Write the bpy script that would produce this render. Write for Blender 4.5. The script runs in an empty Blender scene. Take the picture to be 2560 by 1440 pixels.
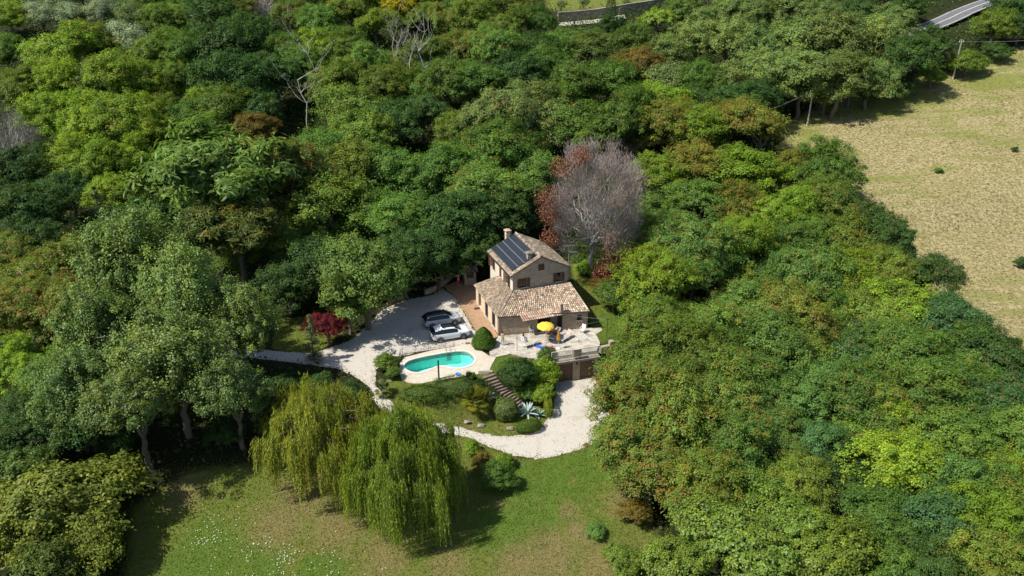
import bpy, bmesh, math, random
import numpy as np
from mathutils import Vector, Matrix
from mathutils.geometry import delaunay_2d_cdt
R_ = math.radians
scene = bpy.context.scene
COL = scene.collection
# ------------------------------------------------------------------ camera, world, sun, exposure
F = 1991.0; PITCH = R_(25.5); CAMZ = 44.0
cam = bpy.data.objects.new('camera', bpy.data.cameras.new('camera'))
COL.objects.link(cam); scene.camera = cam
cam.location = (0, 0, CAMZ); cam.rotation_euler = (R_(90) - PITCH, 0, 0)
cam.data.sensor_width = 36; cam.data.lens = 36 * F / 2560; cam.data.clip_end = 3000; cam.data.clip_start = 1
SUN_EL = R_(54); SHAD = R_(19)          # shadows fall to the right and slightly away
world = bpy.data.worlds.new("World"); scene.world = world; world.use_nodes = True
wn = world.node_tree.nodes; sky = wn.new('ShaderNodeTexSky'); sky.sky_type = 'NISHITA'; sky.sun_disc = False
sky.sun_elevation = SUN_EL; sky.sun_rotation = math.atan2(-math.cos(SHAD), -math.sin(SHAD))
world.node_tree.links.new(sky.outputs[0], wn['Background'].inputs[0]); wn['Background'].inputs[1].default_value = 0.10
sl = bpy.data.lights.new('sun', 'SUN'); sl.energy = 4.6; sl.angle = R_(0.5); sl.color = (1, .95, .86)
so = bpy.data.objects.new('sun', sl); COL.objects.link(so)
ld = Vector((math.cos(SUN_EL) * math.cos(SHAD), math.cos(SUN_EL) * math.sin(SHAD), -math.sin(SUN_EL)))
so.rotation_euler = ld.to_track_quat('-Z', 'Y').to_euler(); so.location = (-60, 0, 120)
scene.view_settings.view_transform = 'Standard'; scene.view_settings.look = 'None'
scene.view_settings.exposure = 0.5; scene.view_settings.gamma = 1; scene.view_settings.use_curve_mapping = False
scene.cycles.max_bounces = 6; scene.cycles.diffuse_bounces = 3; scene.cycles.transparent_max_bounces = 8
scene.cycles.sample_clamp_indirect = 4
# ------------------------------------------------------------------ terrain height and pixel -> ground
YF = [(-80, 58), (-40, 61), (-25, 63.5), (-16, 66), (-11.5, 68.3), (-8, 69.6), (-2.7, 71.3), (1, 73.2), (2.4, 74.1), (2.9, 75.3), (4.9, 75.7), (9.3, 77.0), (12, 80), (18, 88), (30, 100), (60, 115), (200, 150)]
WF = [(-80, 16), (-16, 14), (-10, 7), (-3, 4.6), (1.5, 4.2), (2.6, 1.6), (3.0, 0.9), (9.6, 0.9), (13, 4), (30, 10), (200, 10)]
YFx, YFy = np.array(YF, float).T; WFx, WFy = np.array(WF, float).T
def terr(x, y):
    x = np.asarray(x, float); y = np.asarray(y, float)
    d = np.interp(x, YFx, YFy) - y; w = np.interp(x, WFx, WFy)
    s = np.clip(d / w, 0, 1); s = s * s * (3 - 2 * s)
    z = -2.95 * s - 0.055 * np.maximum(0, d - 6)
    t = np.maximum(0, y - 100); z = z + t * t / (t + 30) * .2
    q = np.maximum(0, x - 28); z = z + .12 * q * q / (q + 15)
    far = np.clip((np.abs(x) + np.abs(y - 75) - 30) / 30, 0, 1)
    z = z + far * (.35 * np.sin(x * .21 + 1) * np.sin(y * .17 + 2))
    return np.minimum(z, 60 + 0 * z)
def tz(x, y): return float(terr(x, y))
cp, sp = math.cos(PITCH), math.sin(PITCH)
def ray(px, py):
    u = (px - 1280) / F; v = (py - 720) / F
    return (u, cp - v * sp, -sp - v * cp)
def at(px, py, z=0.0):                       # point of the view ray at a given height
    r = ray(px, py); t = (z - CAMZ) / r[2]
    return Vector((r[0] * t, r[1] * t, z))
def ground(px, py, off=0.0, k=0.0):          # point where the view ray meets the terrain (+ off + k * depth)
    r = ray(px, py); lo = 35.0; step = 4.0; t = lo
    g = lambda t: CAMZ + r[2] * t - tz(r[0] * t, r[1] * t) - off - k * t
    while g(t) > 0 and t < 700: t += step
    a, b = t - step, t
    for _ in range(24):
        m = (a + b) / 2
        if g(m) > 0: a = m
        else: b = m
    return Vector((r[0] * b, r[1] * b, tz(r[0] * b, r[1] * b))), b
def G(px, py): return ground(px, py)[0]
# ------------------------------------------------------------------ object helpers
def tag(o, label=None, cat=None, group=None, kind=None):
    if label: o['label'] = label
    if cat: o['category'] = cat
    if group: o['group'] = group
    if kind: o['kind'] = kind
    return o
def link(o, parent=None):
    COL.objects.link(o)
    if parent is not None: o.parent = parent
    return o
def empty(name, loc, label=None, cat=None, group=None, rz=0.0):
    o = bpy.data.objects.new(name, None); link(o); o.location = loc; o.rotation_euler = (0, 0, rz); o.empty_display_size = .3
    return tag(o, label, cat, group)
def wloc(p):
    v = Vector((0, 0, 0))
    while p is not None: v = v + p.location; p = p.parent
    return v
class MB:
    """collects polygons; build() makes ONE mesh object. Coordinates are world unless local=True."""
    def __init__(s): s.v = []; s.f = []; s.m = []; s.uv = []; s.c = []
    def face(s, pts, m=0, uv=None, c=None):
        i = len(s.v); s.v += [tuple(p) for p in pts]; s.f.append(tuple(range(i, i + len(pts)))); s.m.append(m)
        s.uv.append(uv if uv else [(0, 0)] * len(pts)); s.c.append(c if c is not None else (.5, .5, .5))
    def box(s, c, size, M=None, m=0, col=None, taper=1.0):
        x, y, z = [k / 2 for k in size]; c = Vector(c)
        P = [Vector((a * x * (taper if d > 0 else 1), b * y * (taper if d > 0 else 1), d * z)) for d in (-1, 1) for a, b in ((-1, -1), (1, -1), (1, 1), (-1, 1))]
        if M is not None: P = [M @ p for p in P]
        P = [p + c for p in P]
        for q in ((3, 2, 1, 0), (4, 5, 6, 7), (0, 1, 5, 4), (1, 2, 6, 5), (2, 3, 7, 6), (3, 0, 4, 7)):
            pts = [P[k] for k in q]; w = (pts[1] - pts[0]).length; h = (pts[2] - pts[1]).length
            s.face(pts, m, [(0, 0), (w, 0), (w, h), (0, h)], col)
    def bar(s, a, b, w, h=None, m=0, col=None):
        a, b = Vector(a), Vector(b); d = b - a; L = d.length; h = h or w
        z = d.normalized(); up = Vector((0, 0, 1)) if abs(z.z) < .9 else Vector((0, 1, 0))
        x = up.cross(z).normalized(); y = z.cross(x)
        M = Matrix((x, y, z)).transposed()
        s.box((a + b) / 2, (w, h, L), M, m, col)
    def tube(s, pts, rad, n=8, m=0, cap=True, col=None):
        pts = [Vector(p) for p in pts]; rad = rad if isinstance(rad, (list, tuple)) else [rad] * len(pts)
        rings = []; X = None
        for i, p in enumerate(pts):
            d = (pts[min(i + 1, len(pts) - 1)] - pts[max(i - 1, 0)]).normalized()
            if X is None:
                X = d.orthogonal().normalized()
            X = (X - d * X.dot(d)); X = X.normalized() if X.length > 1e-5 else d.orthogonal().normalized()
            Y = d.cross(X)
            rings.append([p + (X * math.cos(2 * math.pi * k / n) + Y * math.sin(2 * math.pi * k / n)) * rad[i] for k in range(n)])
        i0 = len(s.v)
        for r in rings: s.v += [tuple(p) for p in r]
        def addf(t):
            s.f.append(t); s.m.append(m); s.uv.append([(0, 0)] * len(t)); s.c.append(col or (.5, .5, .5))
        for i in range(len(rings) - 1):
            for k in range(n):
                a = i0 + i * n + k; b = i0 + i * n + (k + 1) % n
                addf((a, b, b + n, a + n))
        if cap:
            addf(tuple(i0 + k for k in reversed(range(n)))); addf(tuple(i0 + (len(rings) - 1) * n + k for k in range(n)))
    def lathe(s, c, prof, n=16, m=0):
        c = Vector(c); i0 = len(s.v)
        for r, z in prof:
            for k in range(n):
                s.v.append((c.x + r * math.cos(2 * math.pi * k / n), c.y + r * math.sin(2 * math.pi * k / n), c.z + z))
        for i in range(len(prof) - 1):
            for k in range(n):
                a = i0 + i * n + k; b = i0 + i * n + (k + 1) % n
                s.f.append((a, b, b + n, a + n)); s.m.append(m); s.uv.append([(0, 0)] * 4); s.c.append((.5, .5, .5))
    def prism(s, poly, z0, z1, m=0, mtop=None):
        poly = [Vector((p[0], p[1], 0)) for p in poly]
        ar = sum(poly[i].x * poly[(i + 1) % len(poly)].y - poly[(i + 1) % len(poly)].x * poly[i].y for i in range(len(poly)))
        if ar < 0: poly.reverse()
        s.face([(p.x, p.y, z1) for p in poly], m if mtop is None else mtop, [(p.x, p.y) for p in poly])
        s.face([(p.x, p.y, z0) for p in reversed(poly)], m, [(p.x, p.y) for p in reversed(poly)])
        u = 0
        for i in range(len(poly)):
            a, b = poly[i], poly[(i + 1) % len(poly)]; w = (b - a).length
            s.face([(a.x, a.y, z0), (b.x, b.y, z0), (b.x, b.y, z1), (a.x, a.y, z1)], m, [(u, z0), (u + w, z0), (u + w, z1), (u, z1)]); u += w
    def build(s, name, mat, parent=None, local=False, smooth=False, merge=False):
        me = bpy.data.meshes.new(name)
        off = Vector((0, 0, 0)) if local or parent is None else wloc(parent)
        me.from_pydata([(a - off.x, b - off.y, c - off.z) for a, b, c in s.v], [], s.f)
        for m_ in (mat if isinstance(mat, (list, tuple)) else [mat]): me.materials.append(m_)
        me.polygons.foreach_set('material_index', s.m)
        ul = me.uv_layers.new(name='UVMap'); fl = [k for f in s.uv for p in f for k in p]; ul.data.foreach_set('uv', fl)
        ca = me.attributes.new('tile', 'FLOAT_COLOR', 'FACE'); ca.data.foreach_set('color', [k for c in s.c for k in (c[0], c[1], c[2], 1)])
        if smooth: me.polygons.foreach_set('use_smooth', [True] * len(me.polygons))
        if merge:
            b = bmesh.new(); b.from_mesh(me); bmesh.ops.remove_doubles(b, verts=b.verts, dist=1e-4); b.to_mesh(me); b.free()
        me.update(); o = bpy.data.objects.new(name, me); link(o, parent); return o
# ------------------------------------------------------------------ materials
def mat(name, base=None, rough=.8, spec=.3, metal=0.0):
    m = bpy.data.materials.new(name); m.use_nodes = True; b = m.node_tree.nodes['Principled BSDF']
    b.inputs['Roughness'].default_value = rough; b.inputs['Specular IOR Level'].default_value = spec; b.inputs['Metallic'].default_value = metal
    if base: b.inputs['Base Color'].default_value = (*base, 1)
    return m, m.node_tree, b
def N(nt, t, **kw):
    n = nt.nodes.new(t)
    for k, v in kw.items():
        if k.startswith('i_'):
            key = k[2:]; n.inputs[int(key) if key.isdigit() else key].default_value = v
        else: setattr(n, k, v)
    return n
def L(nt, a, b): nt.links.new(a, b)
def ramp(nt, fac, stops):
    r = N(nt, 'ShaderNodeValToRGB'); e = r.color_ramp.elements
    while len(e) > 1: e.remove(e[-1])
    for i, (p, c) in enumerate(stops):
        x = e[0] if i == 0 else e.new(p)
        x.position = p; x.color = (*c, 1) if len(c) == 3 else c
    L(nt, fac, r.inputs[0]); return r.outputs[0]
def noise(nt, scale, detail=4, rough=.6, vec=None, dist=0):
    n = N(nt, 'ShaderNodeTexNoise'); n.inputs['Scale'].default_value = scale; n.inputs['Detail'].default_value = detail
    n.inputs['Roughness'].default_value = rough; n.inputs['Distortion'].default_value = dist
    if vec is not None: L(nt, vec, n.inputs['Vector'])
    return n.outputs[0]
def pos(nt): return N(nt, 'ShaderNodeNewGeometry').outputs['Position']
def mix(nt, f, a, b, blend='MIX'):
    n = N(nt, 'ShaderNodeMix', data_type='RGBA', blend_type=blend)
    for s_, v in ((0, f), (6, a), (7, b)):
        if hasattr(v, 'is_output'): L(nt, v, n.inputs[s_])
        elif isinstance(v, (int, float)): n.inputs[s_].default_value = v
        else: n.inputs[s_].default_value = (*v, 1)
    return n.outputs[2]
def math_(nt, op, a, b=0.0, clamp=False):
    n = N(nt, 'ShaderNodeMath', operation=op, use_clamp=clamp)
    for i, v in enumerate((a, b)):
        if hasattr(v, 'is_output'): L(nt, v, n.inputs[i])
        else: n.inputs[i].default_value = v
    return n.outputs[0]
def bump(nt, b, h, strength=.5, dist=.05):
    n = N(nt, 'ShaderNodeBump'); n.inputs['Strength'].default_value = strength; n.inputs['Distance'].default_value = dist
    L(nt, h, n.inputs['Height']); L(nt, n.outputs[0], b.inputs['Normal'])
def noisy(name, c1, c2, scale=4, rough=.85, spec=.25, bstr=.3, bdist=.02, lo=.35, hi=.65, detail=6, c3=None, s3=.5, t3=(.5, .7)):
    m, nt, b = mat(name, None, rough, spec); p = pos(nt)
    n = noise(nt, scale, detail, .65, p); c = ramp(nt, n, [(lo, c1), (hi, c2)])
    if c3: c = mix(nt, ramp(nt, noise(nt, s3, 4, .6, p), [(t3[0], (0, 0, 0)), (t3[1], (1, 1, 1))]), c, c3)
    L(nt, c, b.inputs['Base Color'])
    if bstr: bump(nt, b, n, bstr, bdist)
    return m
def plain(name, c, rough=.6, spec=.3, metal=0.0, var=.12, scale=6):
    m, nt, b = mat(name, None, rough, spec, metal)
    n = noise(nt, scale, 4, .6, pos(nt)); a = tuple(k * (1 - var) for k in c); d = tuple(min(1, k * (1 + var)) for k in c)
    L(nt, ramp(nt, n, [(.35, a), (.65, d)]), b.inputs['Base Color']); return m
def brick(name, c1, c2, mortar, w=.26, h=.065, msize=.012, stain=(.16, .12, .09), amt=.5):
    m, nt, b = mat(name, None, .9, .15); uv = N(nt, 'ShaderNodeUVMap').outputs[0]
    t = N(nt, 'ShaderNodeTexBrick'); L(nt, uv, t.inputs['Vector']); t.inputs['Scale'].default_value = 1
    t.inputs['Brick Width'].default_value = w; t.inputs['Row Height'].default_value = h; t.inputs['Mortar Size'].default_value = msize
    t.inputs['Color1'].default_value = (*c1, 1); t.inputs['Color2'].default_value = (*c2, 1); t.inputs['Mortar'].default_value = (*mortar, 1)
    p = pos(nt); mp = N(nt, 'ShaderNodeMapping'); L(nt, p, mp.inputs[0]); mp.inputs['Scale'].default_value = (1, 1, 3.2)
    n = noise(nt, 1.6, 6, .75, mp.outputs[0]); n2 = noise(nt, 6, 5, .7, mp.outputs[0])
    c = mix(nt, ramp(nt, n, [(.42, (0, 0, 0)), (.62, (amt,) * 3)]), t.outputs[0], stain)
    c = mix(nt, .55, c, ramp(nt, n2, [(.3, (.35, .33, .3)), (.7, (1.25, 1.2, 1.1))]), 'MULTIPLY')
    L(nt, c, b.inputs['Base Color']); bump(nt, b, t.outputs[1], .6, .02); return m
M = {}
M['brick'] = brick('old_brick', (.52, .395, .285), (.41, .30, .21), (.5, .43, .34), stain=(.26, .215, .165))
M['stone_wall'] = brick('stone_masonry', (.47, .40, .31), (.35, .29, .22), (.48, .43, .35), .3, .12, .02, stain=(.17, .15, .125))
M['plaster'] = noisy('cream_plaster', (.60, .47, .34), (.68, .56, .42), 2.5, .9, .15, .1, .01)
M['plaster_pale'] = noisy('pale_plaster', (.64, .57, .46), (.70, .64, .54), 2.5, .9, .15, .1, .01)
M['shutter'] = plain('brown_shutter', (.115, .048, .026), .6, .25)
M['glass_dark'] = mat('dark_window_glass', (.015, .018, .02), .08, .5)[0]
M['iron'] = plain('dark_iron', (.03, .03, .028), .5, .4)
M['dark_wood'] = noisy('dark_wood', (.05, .03, .02), (.10, .062, .04), 9, .75, .2, .3)
M['door_wood'] = noisy('plank_door_wood', (.12, .075, .05), (.22, .145, .095), 9, .75, .2, .3)
M['interior'] = plain('dim_room_plaster', (.12, .10, .08), .9, .1)
M['rail_paint'] = plain('pale_rail_paint', (.62, .58, .5), .55, .3)
M['white_paint'] = plain('white_plastic', (.8, .8, .78), .45, .4, var=.04)
M['grey_metal'] = plain('grey_metal', (.42, .42, .42), .4, .5, .6)
M['field_stone'] = noisy('field_stone', (.17, .15, .12), (.32, .29, .24), 5, .9, .2, .4)
M['concrete'] = noisy('weathered_concrete', (.34, .30, .25), (.5, .45, .38), 3, .9, .2, .3)
M['bark'] = noisy('grey_bark', (.10, .08, .06), (.2, .17, .13), 8, .95, .1, .5, .03)
M['pale_bark'] = noisy('pale_bare_bark', (.36, .33, .29), (.5, .47, .42), 6, .95, .1, .4, .02)
M['tile_under'] = plain('roof_bedding', (.16, .12, .09), .95, .1)
def tile_mat():
    m, nt, b = mat('barrel_tile', None, .9, .15); a = N(nt, 'ShaderNodeAttribute', attribute_name='tile')
    p = pos(nt); n = noise(nt, 2.2, 6, .7, p)
    c = mix(nt, ramp(nt, n, [(.5, (0, 0, 0)), (.72, (.75, .75, .75))]), a.outputs[0], (.17, .145, .115))
    c = mix(nt, .6, c, ramp(nt, noise(nt, 11, 3, .6, p), [(.3, (.6, .58, .55)), (.7, (1.15, 1.12, 1.05))]), 'MULTIPLY')
    L(nt, c, b.inputs['Base Color']); return m
M['tile'] = tile_mat()
# ------------------------------------------------------------------ ground masks
def GP(l): return [(g.x, g.y) for g in (G(*p) for p in l)]
def inside(poly, x, y):
    x = np.asarray(x, float); y = np.asarray(y, float); c = np.zeros(x.shape, bool); n = len(poly)
    for i in range(n):
        x1, y1 = poly[i]; x2, y2 = poly[(i + 1) % n]
        if y1 == y2: continue
        k = ((y1 > y) != (y2 > y)) & (x < (x2 - x1) * (y - y1) / (y2 - y1) + x1); c ^= k
    return c
def sdist(poly, x, y):
    x = np.asarray(x, float); y = np.asarray(y, float); d = np.full(x.shape, 1e9); n = len(poly)
    for i in range(n):
        ax, ay = poly[i]; bx, by = poly[(i + 1) % n]; ex, ey = bx - ax, by - ay; l2 = ex * ex + ey * ey + 1e-9
        t = np.clip(((x - ax) * ex + (y - ay) * ey) / l2, 0, 1); d = np.minimum(d, np.hypot(x - ax - t * ex, y - ay - t * ey))
    return np.where(inside(poly, x, y), d, -d)
def soft(poly, x, y, w): return np.clip(.5 + sdist(poly, x, y) / w, 0, 1)
def spots(l, x, y):
    o = np.zeros(np.shape(x))
    for px, py, r in l:
        g, t = ground(px, py); R = r * t / F; o = np.maximum(o, np.exp(-((x - g.x) ** 2 + ((y - g.y) * .75) ** 2) / (R * R)))
    return o
MEADOW = GP([(300, 1500), (330, 1270), (480, 1175), (640, 1165), (720, 1100), (1000, 1010), (1160, 1088), (1300, 1150), (1530, 1085), (1570, 1200), (1640, 1330), (1700, 1500)])
BANK = GP([(925, 965), (1000, 940), (1215, 930), (1235, 895), (1278, 884), (1392, 900), (1395, 1000), (1370, 1060), (1330, 1088), (1250, 1098), (1150, 1075), (1000, 1040)])
SIDELAWN = GP([(1425, 650), (1480, 690), (1560, 740), (1590, 800), (1575, 870), (1500, 860), (1470, 800), (1440, 740)])
LEFTLAWN = GP([(680, 872), (690, 800), (770, 790), (860, 830), (800, 878), (740, 884)])
FIELD = GP([(1930, 330), (2060, 262), (2180, 232), (2330, 190), (2450, 165), (2500, 130), (2600, 100), (2900, 60), (3700, 60), (3700, 1700), (2800, 1600), (2680, 1250), (2560, 960), (2400, 800), (2250, 650), (2150, 500), (2040, 400)])
FIELDGREEN = GP([(1930, 320), (2060, 250), (2330, 180), (2480, 150), (2560, 120), (2560, 180), (2440, 250), (2300, 290), (2180, 320), (2100, 310), (2010, 335)])
UPSLOPE = GP([(1370, -60), (1760, -60), (1700, 8), (1560, 18), (1390, 38), (1360, 20)])
POOLPX = [(655, 1055), (665, 1030), (690, 1000), (750, 965), (900, 925), (1100, 885), (1300, 850), (1450, 832), (1540, 828), (1620, 840), (1680, 880), (1712, 925), (1715, 965), (1690, 1010), (1620, 1050), (1540, 1072), (1450, 1078), (1370, 1070), (1290, 1050), (1220, 1045), (1150, 1055), (1060, 1090), (980, 1125), (900, 1145), (820, 1148), (740, 1130), (690, 1100)]
def smooth_loop(pts, it=2):
    for _ in range(it):
        pts = [q for i in range(len(pts)) for q in ((Vector(pts[i]) * .75 + Vector(pts[(i + 1) % len(pts)]) * .25), (Vector(pts[i]) * .25 + Vector(pts[(i + 1) % len(pts)]) * .75))]
    return pts
POOL = [(p.x, p.y) for p in smooth_loop([at(900 + x / 6, 740 + y / 6, 0.05).xy for x, y in POOLPX], 1)]
# ------------------------------------------------------------------ terrain sheet
def axis(a, b, step, lo, hi):
    m = list(np.arange(a, b + 1e-6, step)); s = step; l = []; x = a
    while x > lo: s = min(s * 1.12, 14); x -= s; l.append(x)
    s = step; h = []; x = b
    while x < hi: s = min(s * 1.12, 14); x += s; h.append(x)
    return np.array(l[::-1] + m + h)
ax_ = axis(-44, 48, .5, -420, 520); ay_ = axis(44, 108, .5, -60, 700)
GX, GY = np.meshgrid(ax_, ay_); GZ = terr(GX, GY); sdp = sdist(POOL, GX, GY)
GZ = np.where(sdp > -.45, GZ - 2.0, GZ)
nx, ny = len(ax_), len(ay_)
me = bpy.data.meshes.new('ground'); V = np.stack([GX, GY, GZ], -1).reshape(-1, 3)
idx = np.arange(nx * ny).reshape(ny, nx)
FA = np.stack([idx[:-1, :-1], idx[:-1, 1:], idx[1:, 1:], idx[1:, :-1]], -1).reshape(-1, 4)
me.vertices.add(len(V)); me.vertices.foreach_set('co', V.ravel()); me.loops.add(FA.size); me.loops.foreach_set('vertex_index', FA.ravel())
me.polygons.add(len(FA)); me.polygons.foreach_set('loop_start', np.arange(len(FA)) * 4); me.polygons.foreach_set('use_smooth', np.ones(len(FA), bool))
x, y = GX.ravel(), GY.ravel()
lawn = np.maximum.reduce([soft(MEADOW, x, y, 3), soft(BANK, x, y, .5), soft(SIDELAWN, x, y, 1.5), soft(LEFTLAWN, x, y, .8), soft(UPSLOPE, x, y, 3)])
field = soft(FIELD, x, y, 6)
dry = spots([(760, 1235, 90), (850, 1300, 110), (700, 1310, 90), (960, 1380, 80), (1010, 1330, 40), (1420, 1275, 36), (1380, 1390, 100), (1290, 1410, 80), (1450, 1330, 50), (1500, 1410, 70), (1245, 1255, 26), (1432, 1200, 12), (1560, 1260, 60), (460, 1230, 60), (1120, 1420, 70), (1520, 1060, 22), (1170, 1060, 22)], x, y)
lush = spots([(1420, 1170, 110), (1330, 1240, 120), (1500, 1150, 80), (1250, 1320, 80), (1500, 830, 60), (1540, 800, 50), (1250, 905, 30), (500, 1400, 110), (640, 1420, 90), (800, 1435, 70), (1490, 1320, 40)], x, y)
fg = soft(FIELDGREEN, x, y, 14)
for nm, a in (('lawn', lawn), ('field', field), ('dry', dry), ('lush', lush), ('fieldgreen', fg)):
    at_ = me.attributes.new(nm, 'FLOAT', 'POINT'); at_.data.foreach_set('value', a.astype(np.float32))
me.update(); me.validate()
def ground_mat():
    m, nt, b = mat('ground_cover', None, .95, .1); p = pos(nt)
    A = lambda k: N(nt, 'ShaderNodeAttribute', attribute_name=k).outputs['Fac']
    n1 = noise(nt, .35, 5, .65, p); n2 = noise(nt, 3.0, 6, .75, p); n3 = noise(nt, 14, 4, .7, p); n4 = noise(nt, .9, 5, .7, p)
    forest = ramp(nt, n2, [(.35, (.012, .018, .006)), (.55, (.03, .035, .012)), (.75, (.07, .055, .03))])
    mead = ramp(nt, n4, [(.33, (.105, .155, .026)), (.5, (.145, .17, .036)), (.68, (.19, .175, .06))])
    lushc = ramp(nt, n4, [(.35, (.085, .15, .022)), (.7, (.125, .18, .034))])
    dryc = ramp(nt, n2, [(.35, (.18, .145, .06)), (.65, (.28, .205, .11))])
    def soften(a, w=.5): return math_(nt, 'ADD', a, math_(nt, 'MULTIPLY', math_(nt, 'SUBTRACT', n2, .5), w), True)
    sh = lambda a, lo=.35, hi=.65: ramp(nt, a, [(lo, (0, 0, 0)), (hi, (1, 1, 1))])
    g = mix(nt, sh(soften(A('lush'), .7)), mead, lushc)
    g = mix(nt, math_(nt, 'MULTIPLY', sh(soften(A('dry'), 1.4), .42, .9), .7), g, dryc)
    g = mix(nt, .75, g, ramp(nt, n3, [(.25, (.45, .5, .4)), (.75, (1.4, 1.35, 1.3))]), 'MULTIPLY')
    # mown straw field with faint swathes
    mp = N(nt, 'ShaderNodeMapping'); L(nt, p, mp.inputs[0]); mp.inputs['Rotation'].default_value = (0, 0, .55); mp.inputs['Scale'].default_value = (.05, .5, 1)
    sw = noise(nt, .8, 5, .65, mp.outputs[0]); f2 = noise(nt, 2.4, 6, .8, p); f3 = noise(nt, .06, 3, .6, p)
    st = ramp(nt, f2, [(.38, (.125, .12, .05)), (.5, (.285, .24, .115)), (.62, (.46, .385, .215))])
    fgc = ramp(nt, f2, [(.3, (.11, .155, .03)), (.7, (.25, .24, .07))])
    fm = math_(nt, 'ADD', math_(nt, 'MULTIPLY', math_(nt, 'SUBTRACT', sw, .5), 2.6), math_(nt, 'MULTIPLY', math_(nt, 'SUBTRACT', f3, .46), 2.4))
    fm = math_(nt, 'ADD', math_(nt, 'MULTIPLY', A('fieldgreen'), .95), fm, True)
    fc = mix(nt, sh(fm, .1, .75), st, fgc)
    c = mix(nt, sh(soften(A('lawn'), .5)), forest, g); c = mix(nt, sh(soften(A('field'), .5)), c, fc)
    L(nt, c, b.inputs['Base Color']); bump(nt, b, math_(nt, 'ADD', n2, n3), .9, .12); return m
me.materials.append(ground_mat()); go = link(bpy.data.objects.new('ground', me)); tag(go, kind='structure')
# ------------------------------------------------------------------ sheets that follow the terrain
def sheet(name, poly, m, off=.04, step=.6, holes=(), thick=0, z=None, jag=0.0, kind='structure', seed=1):
    rnd = random.Random(seed); P = []
    for i in range(len(poly)):
        a, b = Vector(poly[i]), Vector(poly[(i + 1) % len(poly)]); n = max(1, int((b - a).length / (.35 if jag else 1.5)))
        for k in range(n):
            q = a.lerp(b, k / n); P.append((q.x + rnd.gauss(0, jag), q.y + rnd.gauss(0, jag)))
    loops = [P] + [list(h) for h in holes]; pts = []; edges = []
    for lp in loops:
        i0 = len(pts); pts += [Vector((p[0], p[1])) for p in lp]; edges += [(i0 + i, i0 + (i + 1) % len(lp)) for i in range(len(lp))]
    xs = [p[0] for p in P]; ys = [p[1] for p in P]
    if z is None:
        gx, gy = np.meshgrid(np.arange(min(xs), max(xs), step), np.arange(min(ys), max(ys), step)); gx, gy = gx.ravel(), gy.ravel()
        k = sdist(P, gx, gy) > step * .4
        for h in holes: k &= sdist(h, gx, gy) < -step * .4
        pts += [Vector((a, b)) for a, b in zip(gx[k], gy[k])]
    vs, es, fs, *_ = delaunay_2d_cdt(pts, edges, [], 0, 1e-4)
    mb = MB(); cx = np.array([sum(vs[i].x for i in f) / len(f) for f in fs]); cy = np.array([sum(vs[i].y for i in f) / len(f) for f in fs])
    keep = inside(P, cx, cy)
    for h in holes: keep &= ~inside(h, cx, cy)
    hz = lambda v: (tz(v.x, v.y) + off) if z is None else z
    mb.v = [(v.x, v.y, hz(v)) for v in vs]
    for f, kk in zip(fs, keep):
        if kk: mb.f.append(tuple(f)); mb.m.append(0); mb.uv.append([(vs[i].x, vs[i].y) for i in f]); mb.c.append((.5, .5, .5))
    if thick:
        for li, lp in enumerate(loops):
            for i in range(len(lp)):
                a, b = lp[i], lp[(i + 1) % len(lp)]; h0 = hz(Vector(a)); h1 = hz(Vector(b)); q = [(a[0], a[1], h0 - thick), (b[0], b[1], h1 - thick), (b[0], b[1], h1), (a[0], a[1], h0)]
                mb.face(q, 0)
    o = mb.build(name, m); return tag(o, kind=kind)
M['gravel'] = noisy('white_gravel', (.40, .365, .315), (.52, .485, .425), 5, .95, .1, .5, .02, .25, .75, 8, (.30, .26, .195), .45, (.56, .86))
M['paving'] = noisy('stone_terrace_paving', (.36, .32, .26), (.52, .48, .41), 3.4, .85, .2, .25, .01, .38, .6, 7, (.23, .205, .16), .9, (.48, .7))
M['pooldeck'] = noisy('cream_pool_deck', (.45, .39, .30), (.55, .50, .41), 3, .8, .25, .15, .01, .35, .65, 5, (.40, .30, .19), .5, (.56, .76))
M['brickpave'] = brick('herringbone_brick_paving', (.50, .31, .19), (.42, .255, .155), (.36, .27, .19), .24, .12, .012, (.34, .24, .16), .6)
DRIVE = GP([(1152, 768), (1193, 838), (1180, 862), (1078, 873), (1012, 890), (975, 893), (940, 925), (938, 950), (955, 985), (938, 992), (915, 960), (880, 938), (840, 922), (770, 912), (700, 904), (640, 896), (560, 892), (480, 868), (380, 850), (380, 828), (470, 838), (560, 868), (640, 871), (700, 880), (790, 882), (875, 852), (925, 812), (955, 775), (1010, 752), (1080, 738), (1106, 722), (1138, 742)])
sheet('driveway', DRIVE, M['gravel'], .04, .5, jag=.06, seed=2)
LOWDRIVE = GP([(1388, 958), (1420, 950), (1480, 936), (1500, 958), (1484, 985), (1520, 1030), (1526, 1062), (1515, 1090), (1485, 1110), (1440, 1128), (1390, 1141), (1340, 1147), (1285, 1141), (1220, 1117), (1165, 1092), (1100, 1080), (1020, 1070), (960, 1030), (925, 995), (955, 988), (1000, 1030), (1080, 1055), (1157, 1070), (1205, 1085), (1270, 1092), (1325, 1084), (1365, 1055), (1385, 1020), (1390, 985)])
sheet('lower_driveway', LOWDRIVE, M['gravel'], .05, .5, jag=.08, seed=3)
TERR = [tuple(at(*p, 0.1).xy) for p in [(1247, 839.5), (1469, 819), (1480, 819), (1489, 834), (1499, 853), (1500, 859)]] + [(9.3, 76.05), (4.55, 74.72)] + [tuple(at(*p, 0.1).xy) for p in [(1370, 897), (1345, 897), (1300, 891), (1278, 884), (1243, 892), (1225, 890), (1222, 868), (1240, 850)]]
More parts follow.
